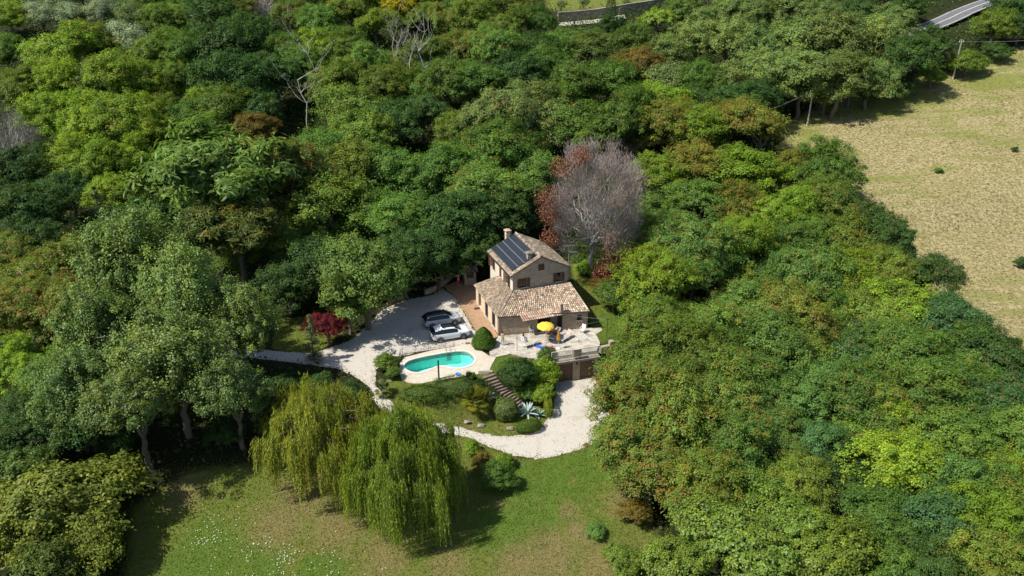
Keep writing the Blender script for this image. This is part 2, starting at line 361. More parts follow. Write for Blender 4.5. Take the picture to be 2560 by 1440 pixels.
DECK = [tuple(at(*p, 0.06).xy) for p in [(1004, 947), (998, 930), (1000, 908), (1012, 893), (1075, 877), (1130, 866), (1183, 857), (1196, 872), (1224, 890), (1240, 893), (1227, 917), (1222, 933), (1200, 934), (1095, 950), (1055, 958), (1035, 959), (1015, 955)]]
sheet('pool_deck', DECK, M['pooldeck'], z=.06, holes=[POOL], thick=.5)
sheet('terrace', TERR, M['paving'], z=.10, thick=.35)
SLABS = [tuple(at(*p, 0.06).xy) for p in [(1468, 820.5), (1503, 818), (1506, 826), (1492, 834), (1484, 830), (1478, 825)]]
sheet('terrace_side_path', SLABS, M['paving'], z=.05, thick=.2)
PATH = [tuple(at(*p, 0.05).xy) for p in [(1247, 841), (1194, 762), (1186, 700), (1150, 700), (1110, 716), (1136, 742), (1153, 768), (1190, 828), (1206, 838), (1228, 848)]]
sheet('brick_path', PATH, M['brickpave'], z=.06, thick=.2)
# pool basin and water
mb = MB(); bot = -1.45
for i in range(len(POOL)):
    a, b = POOL[i], POOL[(i + 1) % len(POOL)]; mb.face([(a[0], a[1], .062), (b[0], b[1], .062), (b[0], b[1], bot), (a[0], a[1], bot)])
mb.face([(p[0], p[1], bot) for p in POOL])
po = mb.build('pool_basin', plain('turquoise_pool_liner', (.25, .75, .67), .6, .3, var=.04, scale=1)); tag(po, kind='structure')
cop = MB(); pc = Vector((sum(p[0] for p in POOL) / len(POOL), sum(p[1] for p in POOL) / len(POOL)))
for i in range(len(POOL)):
    a, b = Vector(POOL[i]), Vector(POOL[(i + 1) % len(POOL)])
    def outw(k):
        p, n_ = Vector(POOL[k - 1]), Vector(POOL[(k + 1) % len(POOL)]); d = (n_ - p).normalized(); q = Vector((d.y, -d.x))
        t_ = Vector(POOL[k]) + q * .05; return q if not inside(POOL, np.array([t_.x]), np.array([t_.y]))[0] else -q
    qa, qb = outw(i), outw((i + 1) % len(POOL)); a2, b2 = a + qa * .26, b + qb * .26; a1, b1 = a - qa * .02, b - qb * .02
    cop.face([(*a1, .095), (*b1, .095), (*b2, .095), (*a2, .095)]); cop.face([(*a1, 0), (*b1, 0), (*b1, .095), (*a1, .095)]); cop.face([(*a2, .064), (*a2, .095), (*b2, .095), (*b2, .064)])
tag(cop.build('pool_coping', noisy('white_coping', (.52, .48, .42), (.62, .58, .52), 4, .8, .2, .1)), kind='structure')
wm = bpy.data.materials.new('pool_water'); wm.use_nodes = True; nt = wm.node_tree; nt.nodes.clear()
tr = N(nt, 'ShaderNodeBsdfTransparent'); tr.inputs[0].default_value = (.82, .985, .975, 1); gl = N(nt, 'ShaderNodeBsdfGlossy'); gl.inputs['Roughness'].default_value = .04
fr = N(nt, 'ShaderNodeFresnel'); fr.inputs[0].default_value = 1.33; bp = N(nt, 'ShaderNodeBump'); bp.inputs['Strength'].default_value = .15
L(nt, noise(nt, 2.2, 3, .6, pos(nt)), bp.inputs['Height']); L(nt, bp.outputs[0], gl.inputs['Normal'])
ms = N(nt, 'ShaderNodeMixShader'); L(nt, fr.outputs[0], ms.inputs[0]); L(nt, tr.outputs[0], ms.inputs[1]); L(nt, gl.outputs[0], ms.inputs[2]); L(nt, ms.outputs[0], N(nt, 'ShaderNodeOutputMaterial').inputs[0])
mb = MB(); mb.face([(p[0], p[1], -.16) for p in (POOL if sum(POOL[i][0] * POOL[(i + 1) % len(POOL)][1] - POOL[(i + 1) % len(POOL)][0] * POOL[i][1] for i in range(len(POOL))) > 0 else POOL[::-1])]); tag(mb.build('pool_water', wm), kind='structure')
# road and its verge at the far right top
def road():
    a = [G(2235, 110), G(2310, 78), G(2400, 38), G(2480, 8), G(2560, -20), G(2640, -50)]
    mb = MB(); li = MB(); W = 2.9; sh_ = MB()
    for i in range(len(a) - 1):
        for k in range(6):
            def st(t): 
                p = a[i].lerp(a[i + 1], t); d = (a[min(i + 1, len(a) - 1)] - a[i]).normalized(); n = Vector((-d.y, d.x, 0)); return p, n
            p0, n0 = st(k / 6); p1, n1 = st((k + 1) / 6)
            c0_, c1_ = p0.copy(), p1.copy(); zz = lambda p, o: (p.x, p.y, (tz(c0_.x, c0_.y) if (Vector((p.x, p.y, 0)) - Vector((c0_.x, c0_.y, 0))).length < (Vector((p.x, p.y, 0)) - Vector((c1_.x, c1_.y, 0))).length else tz(c1_.x, c1_.y)) + o + .25)
            mb.face([zz(p0 - n0 * W, .3), zz(p1 - n1 * W, .3), zz(p1 + n1 * W, .3), zz(p0 + n0 * W, .3)])
            if k % 2 == 0 or True: li.face([zz(p0 - n0 * .1, .32), zz(p1 - n1 * .1, .32), zz(p1 + n1 * .1, .32), zz(p0 + n0 * .1, .32)])
            for e in (-1, 1): li.face([zz(p0 + n0 * (W - .45) * e - n0 * .07, .32), zz(p1 + n1 * (W - .45) * e - n1 * .07, .32), zz(p1 + n1 * (W - .45) * e + n1 * .07, .32), zz(p0 + n0 * (W - .45) * e + n0 * .07, .32)])
    tag(mb.build('road', noisy('grey_asphalt', (.11, .11, .115), (.15, .15, .155), 2, .9, .2, .2)), kind='structure')
    tag(li.build('road_markings', plain('road_paint', (.6, .6, .57), .7, .2)), kind='structure')
road()
# ------------------------------------------------------------------ the farmhouse
HC = Vector((1.95, 88.5, 0)); HA = R_(21.3); e1 = Vector((math.cos(HA), math.sin(HA), 0)); e2 = Vector((-math.sin(HA), math.cos(HA), 0)); UP = Vector((0, 0, 1))
house = empty('farmhouse', (1.95, 86.0, 0), 'two-storey brick farmhouse with barrel-tiled roofs and solar panels in the clearing', 'house')
def U(a, b, z): return HC + e1 * a + e2 * b + UP * z
def wall(mb, p0, p1, z0, z1, ops=(), depth=.22, m=0, mr=None):
    """wall from p0 to p1 (outside on the right of the direction) with rectangular openings (u0,u1,v0,v1) and their reveals"""
    p0, p1 = Vector(p0), Vector(p1); d = (p1 - p0); W = d.length; d = d / W; inn = Vector((-d.y, d.x, 0)) * depth
    us = sorted({0, W, *[o[0] for o in ops], *[o[1] for o in ops]}); vs = sorted({z0, z1, *[o[2] for o in ops], *[o[3] for o in ops]})
    Q = lambda u, v: Vector((p0.x, p0.y, 0)) + d * u + UP * v
    for i in range(len(us) - 1):
        for j in range(len(vs) - 1):
            uc, vc = (us[i] + us[i + 1]) / 2, (vs[j] + vs[j + 1]) / 2
            if any(o[0] < uc < o[1] and o[2] < vc < o[3] for o in ops): continue
            mb.face([Q(us[i], vs[j]), Q(us[i + 1], vs[j]), Q(us[i + 1], vs[j + 1]), Q(us[i], vs[j + 1])], m, [(us[i], vs[j]), (us[i + 1], vs[j]), (us[i + 1], vs[j + 1]), (us[i], vs[j + 1])])
    for o in ops:
        a, b, c, e = Q(o[0], o[2]), Q(o[1], o[2]), Q(o[1], o[3]), Q(o[0], o[3]); r = m if mr is None else mr
        for s_, t_ in ((a, b), (b, c), (c, e), (e, a)):
            mb.face([s_, t_, t_ + inn, s_ + inn], r, [(0, 0), ((t_ - s_).length, 0), ((t_ - s_).length, depth), (0, depth)])
    return d, Vector((d.y, -d.x, 0))
def window(p0, d, n, u0, u1, v0, v1, parent, shutters='open', frame=M['dark_wood'], sw=.42, ang=0.0, rows=2, cols=2):
    """framed pane set into an opening, bars, sill, and louvred shutters on the wall face"""
    p0 = Vector((p0.x, p0.y, 0)); C = p0 + d * (u0 + u1) / 2 + UP * (v0 + v1) / 2; w, h = u1 - u0, v1 - v0; B = C - n * .12
    f = MB()
    for s in (-1, 1):
        f.bar(B + d * s * (w / 2 - .03) - UP * h / 2, B + d * s * (w / 2 - .03) + UP * h / 2, .06, .06); f.bar(B - d * (w / 2 - .06) + UP * s * (h / 2 - .03), B + d * (w / 2 - .06) + UP * s * (h / 2 - .03), .06, .06)
    for k in range(1, cols): q = -w / 2 + w * k / cols; f.bar(B + d * q - UP * (h / 2 - .06), B + d * q + UP * (h / 2 - .06), .04, .04)
    for k in range(1, rows): q = -h / 2 + h * k / rows; f.bar(B - d * (w / 2 - .06) + UP * q + n * .012, B + d * (w / 2 - .06) + UP * q + n * .012, .03, .03)
    wo = f.build('window', frame, parent)
    g = MB(); a = B - n * .01; g.face([a - d * w / 2 - UP * h / 2, a + d * w / 2 - UP * h / 2, a + d * w / 2 + UP * h / 2, a - d * w / 2 + UP * h / 2]); g.build('pane', M['glass_dark'], wo)
    s_ = MB(); s_.box(C - UP * (h / 2 + .035) + n * .03, (w + .2, .22, .07), Matrix((d, -n, UP)).transposed()); s_.build('sill', M['concrete'], wo)
    if shutters:
        for s in (-1, 1):
            sm = MB(); ww = w / 2 if shutters == 'closed' else sw
            if shutters == 'closed': c0 = C + d * s * w / 4 + n * .03; dd = d; nn = n
            else:
                hinge = C + d * s * (w / 2 + .02) + n * .05; dd = (d * s * math.cos(ang) + n * math.sin(ang)).normalized(); c0 = hinge + dd * ww / 2; nn = dd.cross(UP)
            R3 = Matrix((dd, nn, UP)).transposed()
            for q in (-1, 1): sm.box(c0 + dd * q * (ww / 2 - .035), (.06, .05, h), R3)
            for q in (-1, 0, 1): sm.box(c0 + UP * q * (h / 2 - .04), (ww - .08, .045, .08), R3)
            k = 12
            for i in range(k): sm.box(c0 + UP * (-h / 2 + .1 + (h - .2) * (i + .5) / k), (ww - .09, .03, (h - .2) / k * .8), R3 @ Matrix.Rotation(.35, 3, 'X'))
            sm.build('shutter', M['shutter'], parent)
# --- upper block: plaster on the left side, stone and brick elsewhere
a, b = 3.5, 3.85; ZE = 5.75; ZR = 7.45
mbu = MB()
FLc, FRc, BRc, BLc = U(-a, -b, 0), U(a, -b, 0), U(a, b, 0), U(-a, b, 0)
fops = [(.95, 1.75, 4.0, 5.1), (5.55, 6.2, 4.0, 5.1), (3.2, 3.85, 5.85, 6.0)]
fo = [(.95, 1.75, 3.98, 5.12), (5.5, 6.15, 3.98, 5.12)]
dF, nF = wall(mbu, FLc, FRc, 0, ZE, fo)
mbu.face([U(-a, -b, ZE), U(a, -b, ZE), U(0, -b, ZR)], 0, [(0, ZE), (2 * a, ZE), (a, ZR)])
wall(mbu, FRc, BRc, 0, ZE); wall(mbu, BRc, BLc, 0, ZE); mbu.face([U(a, b, ZE), U(-a, b, ZE), U(0, b, ZR)], 0, [(0, ZE), (2 * a, ZE), (a, ZR)])
mbu.build('wall', M['stone_wall'], house)
mbl = MB(); lo = [(.6, 1.35, 4.0, 5.35), (3.35, 3.95, 3.85, 5.05), (5.75, 6.5, 3.95, 5.3)]
dL, nL = wall(mbl, BLc, FLc, 0, ZE, lo); mbl.build('wall', M['plaster_pale'], house)
for o in fo: window(FLc, dF, nF, *o, house, sw=.36, ang=.15)
window(FLc, dF, nF, 3.2, 3.95, 5.8, 6.6, house, 'closed')
window(BLc, dL, nL, *lo[0], house, sw=.42, ang=.6); window(BLc, dL, nL, *lo[1], house, 'closed'); window(BLc, dL, nL, *lo[2], house, sw=.42, ang=.6)
# --- lower block
LA, LB, LC_, LD = Vector((-1.5, 79.72, 0)), Vector((8.7, 81.2, 0)), Vector((6.75, 86.05, 0)), Vector((-4.42, 87.9, 0)); LE = Vector((-1.58, 87.93, 0))
ZL, ZJ = 2.42, 3.72
mb = MB(); PW = (4.5, 7.35)
po_ = [(PW[0], PW[1], .1, 2.25), (9.05, 9.6, 1.25, 1.95)]
dB, nB = wall(mb, LA, LB, 0, ZL, po_, .25)
mb.face([LB + UP * 0, LC_ + UP * 0, LC_ + UP * (ZJ - .1), LB + UP * ZL], 0, [(0, 0), (5, 0), (5, ZJ), (0, ZL)])
mb.build('wall', M['brick'], house)
mb = MB(); pl = [(1.0, 2.05, .12, 2.0), (3.6, 4.75, .12, 2.0), (6.2, 7.4, .12, 2.0)]
dP, nP = wall(mb, LD, LA, 0, ZL, pl, .3); mb.face([LE, LD, LD + UP * ZL, LE + UP * (ZJ - .1)], 0); mb.build('wall', M['plaster'], house)
for o in pl[1:]: window(LD, dP, nP, *o, house, None, M['iron'], rows=4, cols=4)
wD = MB(); q = LD + dP * 1.52 - nP * .3; wD.box(q + UP * 1.06, (1.1, .06, 1.9), Matrix((dP, -nP, UP)).transposed()); dr = wD.build('door', M['dark_wood'], house); hd = MB(); hd.box(q + nP * .06 + dP * .4 + UP * 1.05, (.12, .05, .04)); hd.build('handle', M['grey_metal'], dr)
window(LA, dB, nB, *po_[1], house, None, M['iron'], rows=3, cols=3)
# recessed porch behind the opening
mb = MB(); q0 = LA + dB * PW[0] - nB * .25; q1 = LA + dB * PW[1] - nB * .25; dep = -nB * 1.15
for s0, s1 in ((q0 + dep, q0), (q1, q1 + dep), (q0 + dep, q1 + dep)):
    mb.face([s0 + UP * .1, s1 + UP * .1, s1 + UP * 2.25, s0 + UP * 2.25], 0)
mb.face([q0 + UP * .11, q1 + UP * .11, q1 + dep + UP * .11, q0 + dep + UP * .11]); mb.face([q0 + UP * 2.25, q0 + dep + UP * 2.25, q1 + dep + UP * 2.25, q1 + UP * 2.25])
mb.build('porch', M['interior'], house)
RB = Matrix((dB, -nB, UP)).transposed()
for k, (u, w_, mm) in enumerate(((1.0, .95, M['dark_wood']), (2.15, .8, M['concrete']))):
    db = MB(); c = q0 + dep + dB * u + nB * .04; db.box(c + UP * 1.1, (w_, .06, 1.95), RB); 
    for s in (-1, 1): db.box(c + UP * 1.1 + dB * s * (w_ / 2 - .06) + nB * .03, (.1, .05, 1.95), RB)
    for zz in (.2, 1.1, 2.0): db.box(c + UP * zz + nB * .03, (w_ - .22, .045, .12), RB)
    dr = db.build('door', mm, house); hh = MB(); hh.box(c + UP * 1.1 + nB * .09 + dB * (w_ / 2 - .15), (.12, .05, .04), RB); hh.build('handle', M['grey_metal'], dr)
# --- roofs of separate barrel tiles
PAL = [(.40, .33, .24), (.30, .235, .17), (.50, .42, .32), (.22, .18, .14), (.36, .26, .185), (.27, .23, .18), (.42, .31, .23), (.17, .15, .125), (.36, .31, .24)]
PALF = [(.55, .46, .34), (.44, .34, .24), (.64, .55, .43), (.33, .25, .175), (.50, .36, .26), (.40, .33, .25), (.22, .18, .14), (.52, .34, .26), (.60, .50, .38)]
PALC = [(.54, .39, .30), (.46, .29, .21), (.62, .52, .42), (.40, .24, .17), (.54, .38, .28), (.50, .32, .24), (.58, .47, .36)]
def tiled(mb, P00, P10, P11, P01, pal, pitch=.27, row=.40, seed=0, thick=.10):
    """P00-P10 is the eave, P01-P11 the top; every tile is its own raised barrel with its own colour"""
    rnd = random.Random(seed); P00, P10, P11, P01 = [Vector(p) for p in (P00, P10, P11, P01)]
    nc = max(2, int(round(max((P10 - P00).length, (P11 - P01).length) / pitch))); nr = max(2, int(round(max((P01 - P00).length, (P11 - P10).length) / row)))
    S = lambda u, v: (P00.lerp(P10, u)).lerp(P01.lerp(P11, u), v); nrm = (P10 - P00).cross(P01 - P00).normalized()
    if nrm.z < 0: nrm = -nrm
    dn = nrm * thick
    for q in ((P00, P10, P11, P01), (P01 - dn, P11 - dn, P10 - dn, P00 - dn), (P00 - dn, P10 - dn, P10, P00), (P10 - dn, P11 - dn, P11, P10), (P11 - dn, P01 - dn, P01, P11), (P01 - dn, P00 - dn, P00, P01)): mb.face(q, 1)
    pw = ((P10 - P00).length + (P11 - P01).length) / 2 / nc
    if min((P10 - P00).length, (P11 - P01).length) < 1: pw = max((P10 - P00).length, (P11 - P01).length) / nc
    for i in range(nc):
        drift = rnd.uniform(-.06, .06)
        for j in range(nr):
            c = rnd.choice(pal); k = rnd.uniform(.8, 1.15); c = tuple(x * k for x in c); ring = []
            for v, hh, ww in (((j - .12) / nr, .085, 1.0), ((j + 1) / nr, .05, .82)):
                v = max(0, min(1, v)); arc = []
                for t in range(6):
                    an = math.pi * t / 5; u = (i + .5 + drift * .3 - .46 * ww * math.cos(an)) / nc
                    arc.append(S(max(0, min(1, u)), v) + nrm * (hh * .35 + math.sin(an) * hh + rnd.uniform(-.004, .004)))
                ring.append(arc)
            for t in range(5): mb.face([ring[0][t], ring[0][t + 1], ring[1][t + 1], ring[1][t]], 0, c=c)
            mb.face(list(reversed(ring[0])), 0, c=tuple(x * .8 for x in c))
def ridge(mb, p, q, pal, r=.13, step=.38, seed=0):
    rnd = random.Random(seed); p, q = Vector(p), Vector(q); n = max(2, int((q - p).length / step)); d = (q - p).normalized(); s = d.cross(UP).normalized(); up = s.cross(d)
    for i in range(n):
        c = rnd.choice(pal); A = p.lerp(q, i / n) ; B_ = p.lerp(q, (i + 1.1) / n); ra = []
        for P_, rr in ((A, r * 1.1), (B_, r * .9)): ra.append([P_ + s * math.cos(math.pi * t / 5) * rr + up * (math.sin(math.pi * t / 5) * rr) for t in range(6)])
        for t in range(5): mb.face([ra[0][t], ra[0][t + 1], ra[1][t + 1], ra[1][t]], 0, c=c)
OE, OV = .36, .2; sl_ = (ZR - ZE) / a; ze = ZE - OE * sl_ + .12; zr = ZR + .14
mb = MB()
tiled(mb, U(-a - OE, b + OV, ze), U(-a - OE, -b - OV, ze), U(0, -b - OV, zr), U(0, b + OV, zr), PAL, seed=1)
tiled(mb, U(a + OE, -b - OV, ze), U(a + OE, b + OV, ze), U(0, b + OV, zr), U(0, -b - OV, zr), PAL[1:], seed=2)
ridge(mb, U(0, -b - OV, zr + .02), U(0, b + OV, zr + .02), PAL, seed=3)
roof = mb.build('roof', [M['tile'], M['tile_under']], house)
eA, eB = Vector((-1.62, 79.5, ZL)), Vector((8.95, 80.95, ZL)); jr = Vector((6.95, 86.1, ZJ)); J = FLc + UP * ZJ; eD = Vector((-4.72, 88.05, ZL)); jb = LE + UP * ZJ
mb = MB(); tiled(mb, eA, eB, jr, J, PALF, seed=4); tiled(mb, eD, eA, J, jb, PAL[:7], seed=5); ridge(mb, eA + UP * .04, J + UP * .04, PAL, .12, seed=6)
lroof = mb.build('roof', [M['tile'], M['tile_under']], house)
cA, cB, cC, cD = at(1308.5, 804, 2.12), at(1414.5, 786, 2.2), at(1400.5, 767, 2.78), at(1296.5, 784, 2.78)
mb = MB(); tiled(mb, cA, cB, cC, cD, PALC, seed=7, thick=.08); can = mb.build('porch_canopy', [M['tile'], M['tile_under']], house)
for u in (.12, .88): mb = MB(); c = cA.lerp(cB, u); mb.bar(c + UP * -.12, c + (cD - cA) * 1.0 + UP * -.75, .08); mb.build('canopy_bracket', M['dark_wood'], can)
# chimneys
def chimney(c, w, z0, z1, parent, m):
    mb = MB(); R3 = Matrix((e1, e2, UP)).transposed(); c = Vector((c.x, c.y, 0)); h = z1 - z0
    mb.box(c + UP * (z0 + h * .36), (w, w, h * .72), R3)
    ch = mb.build('chimney', m, parent)
    cp_ = MB()
    for s in (-1, 1):
        for t in (-1, 1): cp_.box(c + e1 * s * w * .36 + e2 * t * w * .36 + UP * (z0 + h * .79), (w * .24, w * .24, h * .14), R3)
    cp_.box(c + UP * (z0 + h * .88), (w * 1.5, w * 1.5, .07), R3); zt = z0 + h * .88 + .036
    T = c + UP * (z1); q = [c + e1 * s * w * .72 + e2 * t * w * .72 + UP * zt for s, t in ((-1, -1), (1, -1), (1, 1), (-1, 1))]
    for i in range(4): cp_.face([q[i], q[(i + 1) % 4], T], 1, c=random.choice(PALF))
    cp_.build('chimney_cap', [m, M['tile']], ch)
chimney(at(1268.7, 598, 6.9), .52, 6.3, 8.35, roof, M['plaster']); chimney(at(1322.5, 659, 6.5), .5, 6.2, 8.15, roof, M['stone_wall']); chimney(at(1403.5, 772, 2.95), .34, 2.6, 3.75, lroof, M['stone_wall'])
# solar panels: two columns of six half-cut modules, on the left slope
def solar():
    m, nt, b_ = mat('solar_glass', (.022, .027, .032), .3, .4)
    n0 = (U(-1, 0, 0) - U(0, 0, 0)); S = lambda x, y, h=.24: U(-a - OE + (a + OE) * x, y, ze + (zr - ze) * x + h)
    arr = (.10, .915); yy = (-b + .42, b - .1); rows = 4; cols = 3
    for r in range(rows):
        for c in range(cols):
            x0 = arr[0] + (arr[1] - arr[0]) * r / rows + .006; x1 = arr[0] + (arr[1] - arr[0]) * (r + 1) / rows - .006
            y0 = yy[0] + (yy[1] - yy[0]) * c / cols + .012; y1 = yy[0] + (yy[1] - yy[0]) * (c + 1) / cols - .012
            fr_ = MB(); q = [S(x0, y1), S(x0, y0), S(x1, y0), S(x1, y1)]; lo_ = [S(x0, y1, .2), S(x0, y0, .2), S(x1, y0, .2), S(x1, y1, .2)]
            fr_.face(q)
            for i in range(4): fr_.face([lo_[i], lo_[(i + 1) % 4], q[(i + 1) % 4], q[i]])
            fr_.face(lo_[::-1])
            mid = (y0 + y1) / 2
            pn = fr_.build('solar_panel', M['panel_frame'], roof); g = MB()
            for ya, yb in ((y0 + .03, mid - .014), (mid + .014, y1 - .03)):
                k = .012; g.face([S(x0 + k, yb, .246), S(x0 + k, ya, .246), S(x1 - k, ya, .246), S(x1 - k, yb, .246)])
            g.build('cell_glass', m, pn)
    for r in range(1, rows):
        xx = arr[0] + (arr[1] - arr[0]) * r / rows; rl = MB(); rl.bar(S(xx, yy[0] - .1, .235), S(xx, yy[1], .235), .05, .03); rl.build('mounting_rail', M['grey_metal'], roof)
M['panel_frame'] = plain('panel_frame', (.06, .062, .065), .4, .4)
solar()
# gutter, drain pipe, aerial
mb = MB(); mb.tube([eA + Vector((-.02, -.06, -.04)), LA + Vector((-.08, -.06, 2.2)), LA + Vector((-.08, -.06, .1))], .05, 8); mb.build('drain_pipe', M['iron'], house)
mb = MB(); mb.tube([U(-a - OE - .06, -b - .2, ze - .06), U(-a - OE - .06, b + .2, ze - .06)], .07, 8); mb.build('gutter', M['iron'], house)
mb = MB(); t0 = FRc + e1 * .02 - e2 * .1; top = t0 + UP * 8.4
mb.tube([t0 + UP * 4.0, top], .03, 6); mb.bar(top - e1 * .8 + UP * .05, top + e1 * 1.1 - UP * .08, .03)
for k in range(7): c = top + e1 * (-.7 + k * .28) + UP * .02; mb.bar(c - e2 * .3, c + e2 * .3, .018)
c0 = t0 + UP * 7.5; mb.bar(c0, c0 + e1 * 1.1, .03)
for k in range(6): c = c0 + e1 * (.35 + k * .14); mb.bar(c - UP * .18, c + UP * .18, .018); mb.bar(c - e2 * .22, c + e2 * .22, .018)
mb.bar(t0 + UP * 6.1 - e1 * .2, t0 + UP * 5.95 + e1 * 1.4, .03); mb.bar(t0 + UP * 7.0, t0 + UP * 7.5 + e1 * .3, .02)
mb.build('tv_aerial', M['grey_metal'], house)
# ------------------------------------------------------------------ garage under the terrace
gl0, gl1 = Vector((2.6, 73.82, 0)), Vector((9.4, 75.75, 0)); gd = (gl1 - gl0).normalized(); gn = Vector((gd.y, -gd.x, 0))
gar = empty('garage', (5.5, 74.8, -2.95), 'brick garage with two brown plank doors built under the terrace', 'garage')
W_ = (gl1 - gl0).length; gz = -3.0; uc = (at(1437.5, 946, -2.9) - gl0).dot(gd); ops = [(uc - .42 - 2.5, uc - .42, gz, -.55), (uc + .42, uc + 2.1, gz, -.55)]
mb = MB(); wall(mb, gl0 + gn * .25, gl1 + gn * .25, gz - .4, -.5, ops, .3); mb.build('wall', M['brick'], gar)
mb = MB(); RG = Matrix((gd, -gn, UP)).transposed(); mb.box((gl0 + gl1) / 2 + gn * .0 + UP * -.38, (W_ + .3, .96, .24), RG); mb.build('roof_slab', M['field_stone'], gar)
for o in ops:
    db = MB(); n_ = 12; w_ = (o[1] - o[0]) / n_
    for i in range(n_): db.box(gl0 + gn * .02 + gd * (o[0] + w_ * (i + .5)) + UP * ((o[2] + o[3]) / 2), (w_ * .93, .06, o[3] - o[2] - .06), RG)
    for zz in (.3, 2.1): db.box(gl0 + gn * -.02 + gd * ((o[0] + o[1]) / 2) + UP * (gz + zz), (o[1] - o[0] - .05, .05, .12), RG)
    dd_ = db.build('door', M['door_wood'], gar); hh = MB(); hh.box(gl0 + gn * .075 + gd * (o[1] - .2) + UP * (gz + 1.1), (.05, .05, .2), RG); hh.build('handle', M['iron'], dd_)
mb = MB(); c = gl0 + gn * .34 + gd * uc + UP * -.62; mb.box(c, (.22, .2, .12), RG); mb.lathe(c + UP * -.2, [(0, -.1), (.08, -.06), (.1, .06), (.05, .14)], 10); mb.build('wall_lamp', M['iron'], gar)
# ------------------------------------------------------------------ walls, fences, steps
def rot(a): return Matrix.Rotation(a, 3, 'Z')
def railing(name, label, pts, h, post=1.6, bar=.11, m=M['rail_paint'], br=.019, pr=.03, group=None):
    pts = [Vector(p) for p in pts]; root = empty(name, pts[0], label, 'railing', group); bars = MB(); rails = MB()
    for i in range(len(pts) - 1):
        a, b = pts[i], pts[i + 1]; n = max(1, round((b - a).length / post)); rails.bar(a + UP * h, b + UP * h, br * 4, br * 3.2); rails.bar(a + UP * .1, b + UP * .1, br * 3, br * 2.6)
        for k in range(n + (1 if i == len(pts) - 2 else 0)):
            p = a.lerp(b, k / n); pb = MB(); pb.bar(p, p + UP * (h + .03), pr * 2); pb.build('post', m, root)
        nb = max(1, int((b - a).length / bar))
        for k in range(nb): p = a.lerp(b, (k + .5) / nb); bars.bar(p + UP * .1, p + UP * h, br * 2)
    rails.build('rail', m, root); bars.build('bar_infill', m, root); return root
gp = lambda u, o=.22, z=.1: gl0 + gd * u + gn * o + UP * z
railing('terrace_railing', 'pale metal railing on the terrace edge left of the stone pillar', [gp(uc - 2.9), gp(uc - .5)], .9, 1.2)
railing('terrace_railing', 'pale metal railing on the terrace edge right of the stone pillar', [gp(uc + .48), gp(W_ + .1)], .9, 2.2)
mb = MB(); c = gp(uc, .18); mb.box(c + UP * .45, (.86, .42, .9), RG); mb.box(c + UP * .93, (.96, .5, .06), RG, 1); tag(mb.build('stone_pillar', [M['brick'], M['concrete']]), 'square brick pillar between the two terrace railings', 'pillar')
mb = MB(); q0_, q1_ = gp(W_ + .2), gp(W_ + 1.5, .1); mb.bar(q0_ + UP * .35, q1_ + UP * .35, .4, .8); mb.box(q1_ + UP * .6, (.5, .5, 1.3), RG); tag(mb.build('stone_wall', M['stone_wall']), 'short stone wall with end block at the right corner of the terrace', 'wall')
FP = [at(*p, .06) for p in [(1000, 899), (1001, 890), (1006, 884.5), (1038, 879), (1072, 874.5), (1103, 869.5), (1135.5, 864.5)]]
railing('pool_fence', 'low dark-posted iron fence along the back of the pool', FP, .78, 1.62, .12, plain('weathered_iron', (.22, .19, .15), .6, .3), .006, .02)
mb = MB()
for i in range(1, len(FP) - 1): mb.bar(FP[i] + Vector((0, -.12, .03)), FP[i + 1] + Vector((0, -.12, .03)), .16, .12)
tag(mb.build('kerb', M['concrete']), 'low stone kerb under the pool fence', 'kerb')
# timber steps down the bank: every tread a part
stp = empty('garden_steps', G(1222, 946), 'curving flight of timber steps down the bank from the pool', 'steps')
tm_ = noisy('sleeper_wood', (.15, .11, .085), (.25, .19, .15), 7, .85, .2, .3)
path_ = [(1221, 943), (1228, 950), (1235, 957), (1242, 963), (1249, 969), (1256, 975), (1263, 980), (1270, 985), (1277, 990), (1284, 995), (1291, 1000), (1297, 1006), (1302, 1012)]
dirs = [(24, -8)] * 6 + [(22, -12)] * 3 + [(19, -14)] * 4
for (x, y), (dx, dy) in zip(path_, dirs):
    p = G(x, y); e = at(x + dx, y + dy, p.z) - at(x, y, p.z); e.z = 0; e.normalize(); mb = MB(); mb.box(p + UP * .06, (1.35, .3, .2), Matrix((e, Vector((-e.y, e.x, 0)), UP)).transposed()); mb.build('tread', tm_, stp)
mb = MB(); p = at(1213, 931, .05); mb.box(p + UP * .1, (1.5, .34, .1), rot(.08)); mb.box(p + UP * -.05, (1.36, .1, .4), rot(.08)); mb.build('landing', noisy('pale_timber', (.34, .30, .25), (.46, .42, .36), 7, .85, .2, .3), stp)
mb = MB(); p = G(1196, 952); mb.bar(G(1186, 954) + UP * .05, G(1209, 949) + UP * .05, .16, .14); tag(mb.build('timber_edging', tm_), 'dark timber edging on the bank left of the steps', 'edging')
# curved low wall by the car park, stone well house, long wall on the hill
mb = MB(); w5 = [at(*p, 0) for p in [(1062, 737), (1085, 728), (1105, 716), (1120, 704), (1132, 692)]]
for i in range(4): mb.bar(w5[i] + UP * .3, w5[i + 1] + UP * .3, .34, .75)
tag(mb.build('garden_wall', M['stone_wall']), 'low curved stone wall behind the shaded car park', 'wall')
wl = at(1174, 708, 0); well = empty('well_house', wl, 'small stone well with tiled roof in the shade behind the house', 'well'); RW_ = rot(.25)
mb = MB(); mb.box(wl + UP * .5, (1.55, 1.3, 1.0), RW_); mb.build('base', M['stone_wall'], well)
for s in (-1, 1): mb = MB(); mb.box(wl + RW_ @ Vector((s * .62, 0, 1.45)), (.3, 1.1, .9), RW_); mb.build('pillar', M['stone_wall'], well)
mb = MB(); mb.box(wl + RW_ @ Vector((0, .45, 1.45)), (.94, .2, .9), RW_); mb.build('back_wall', M['stone_wall'], well)
mb = MB(); Wp = lambda x, y, z: wl + RW_ @ Vector((x, y, z))
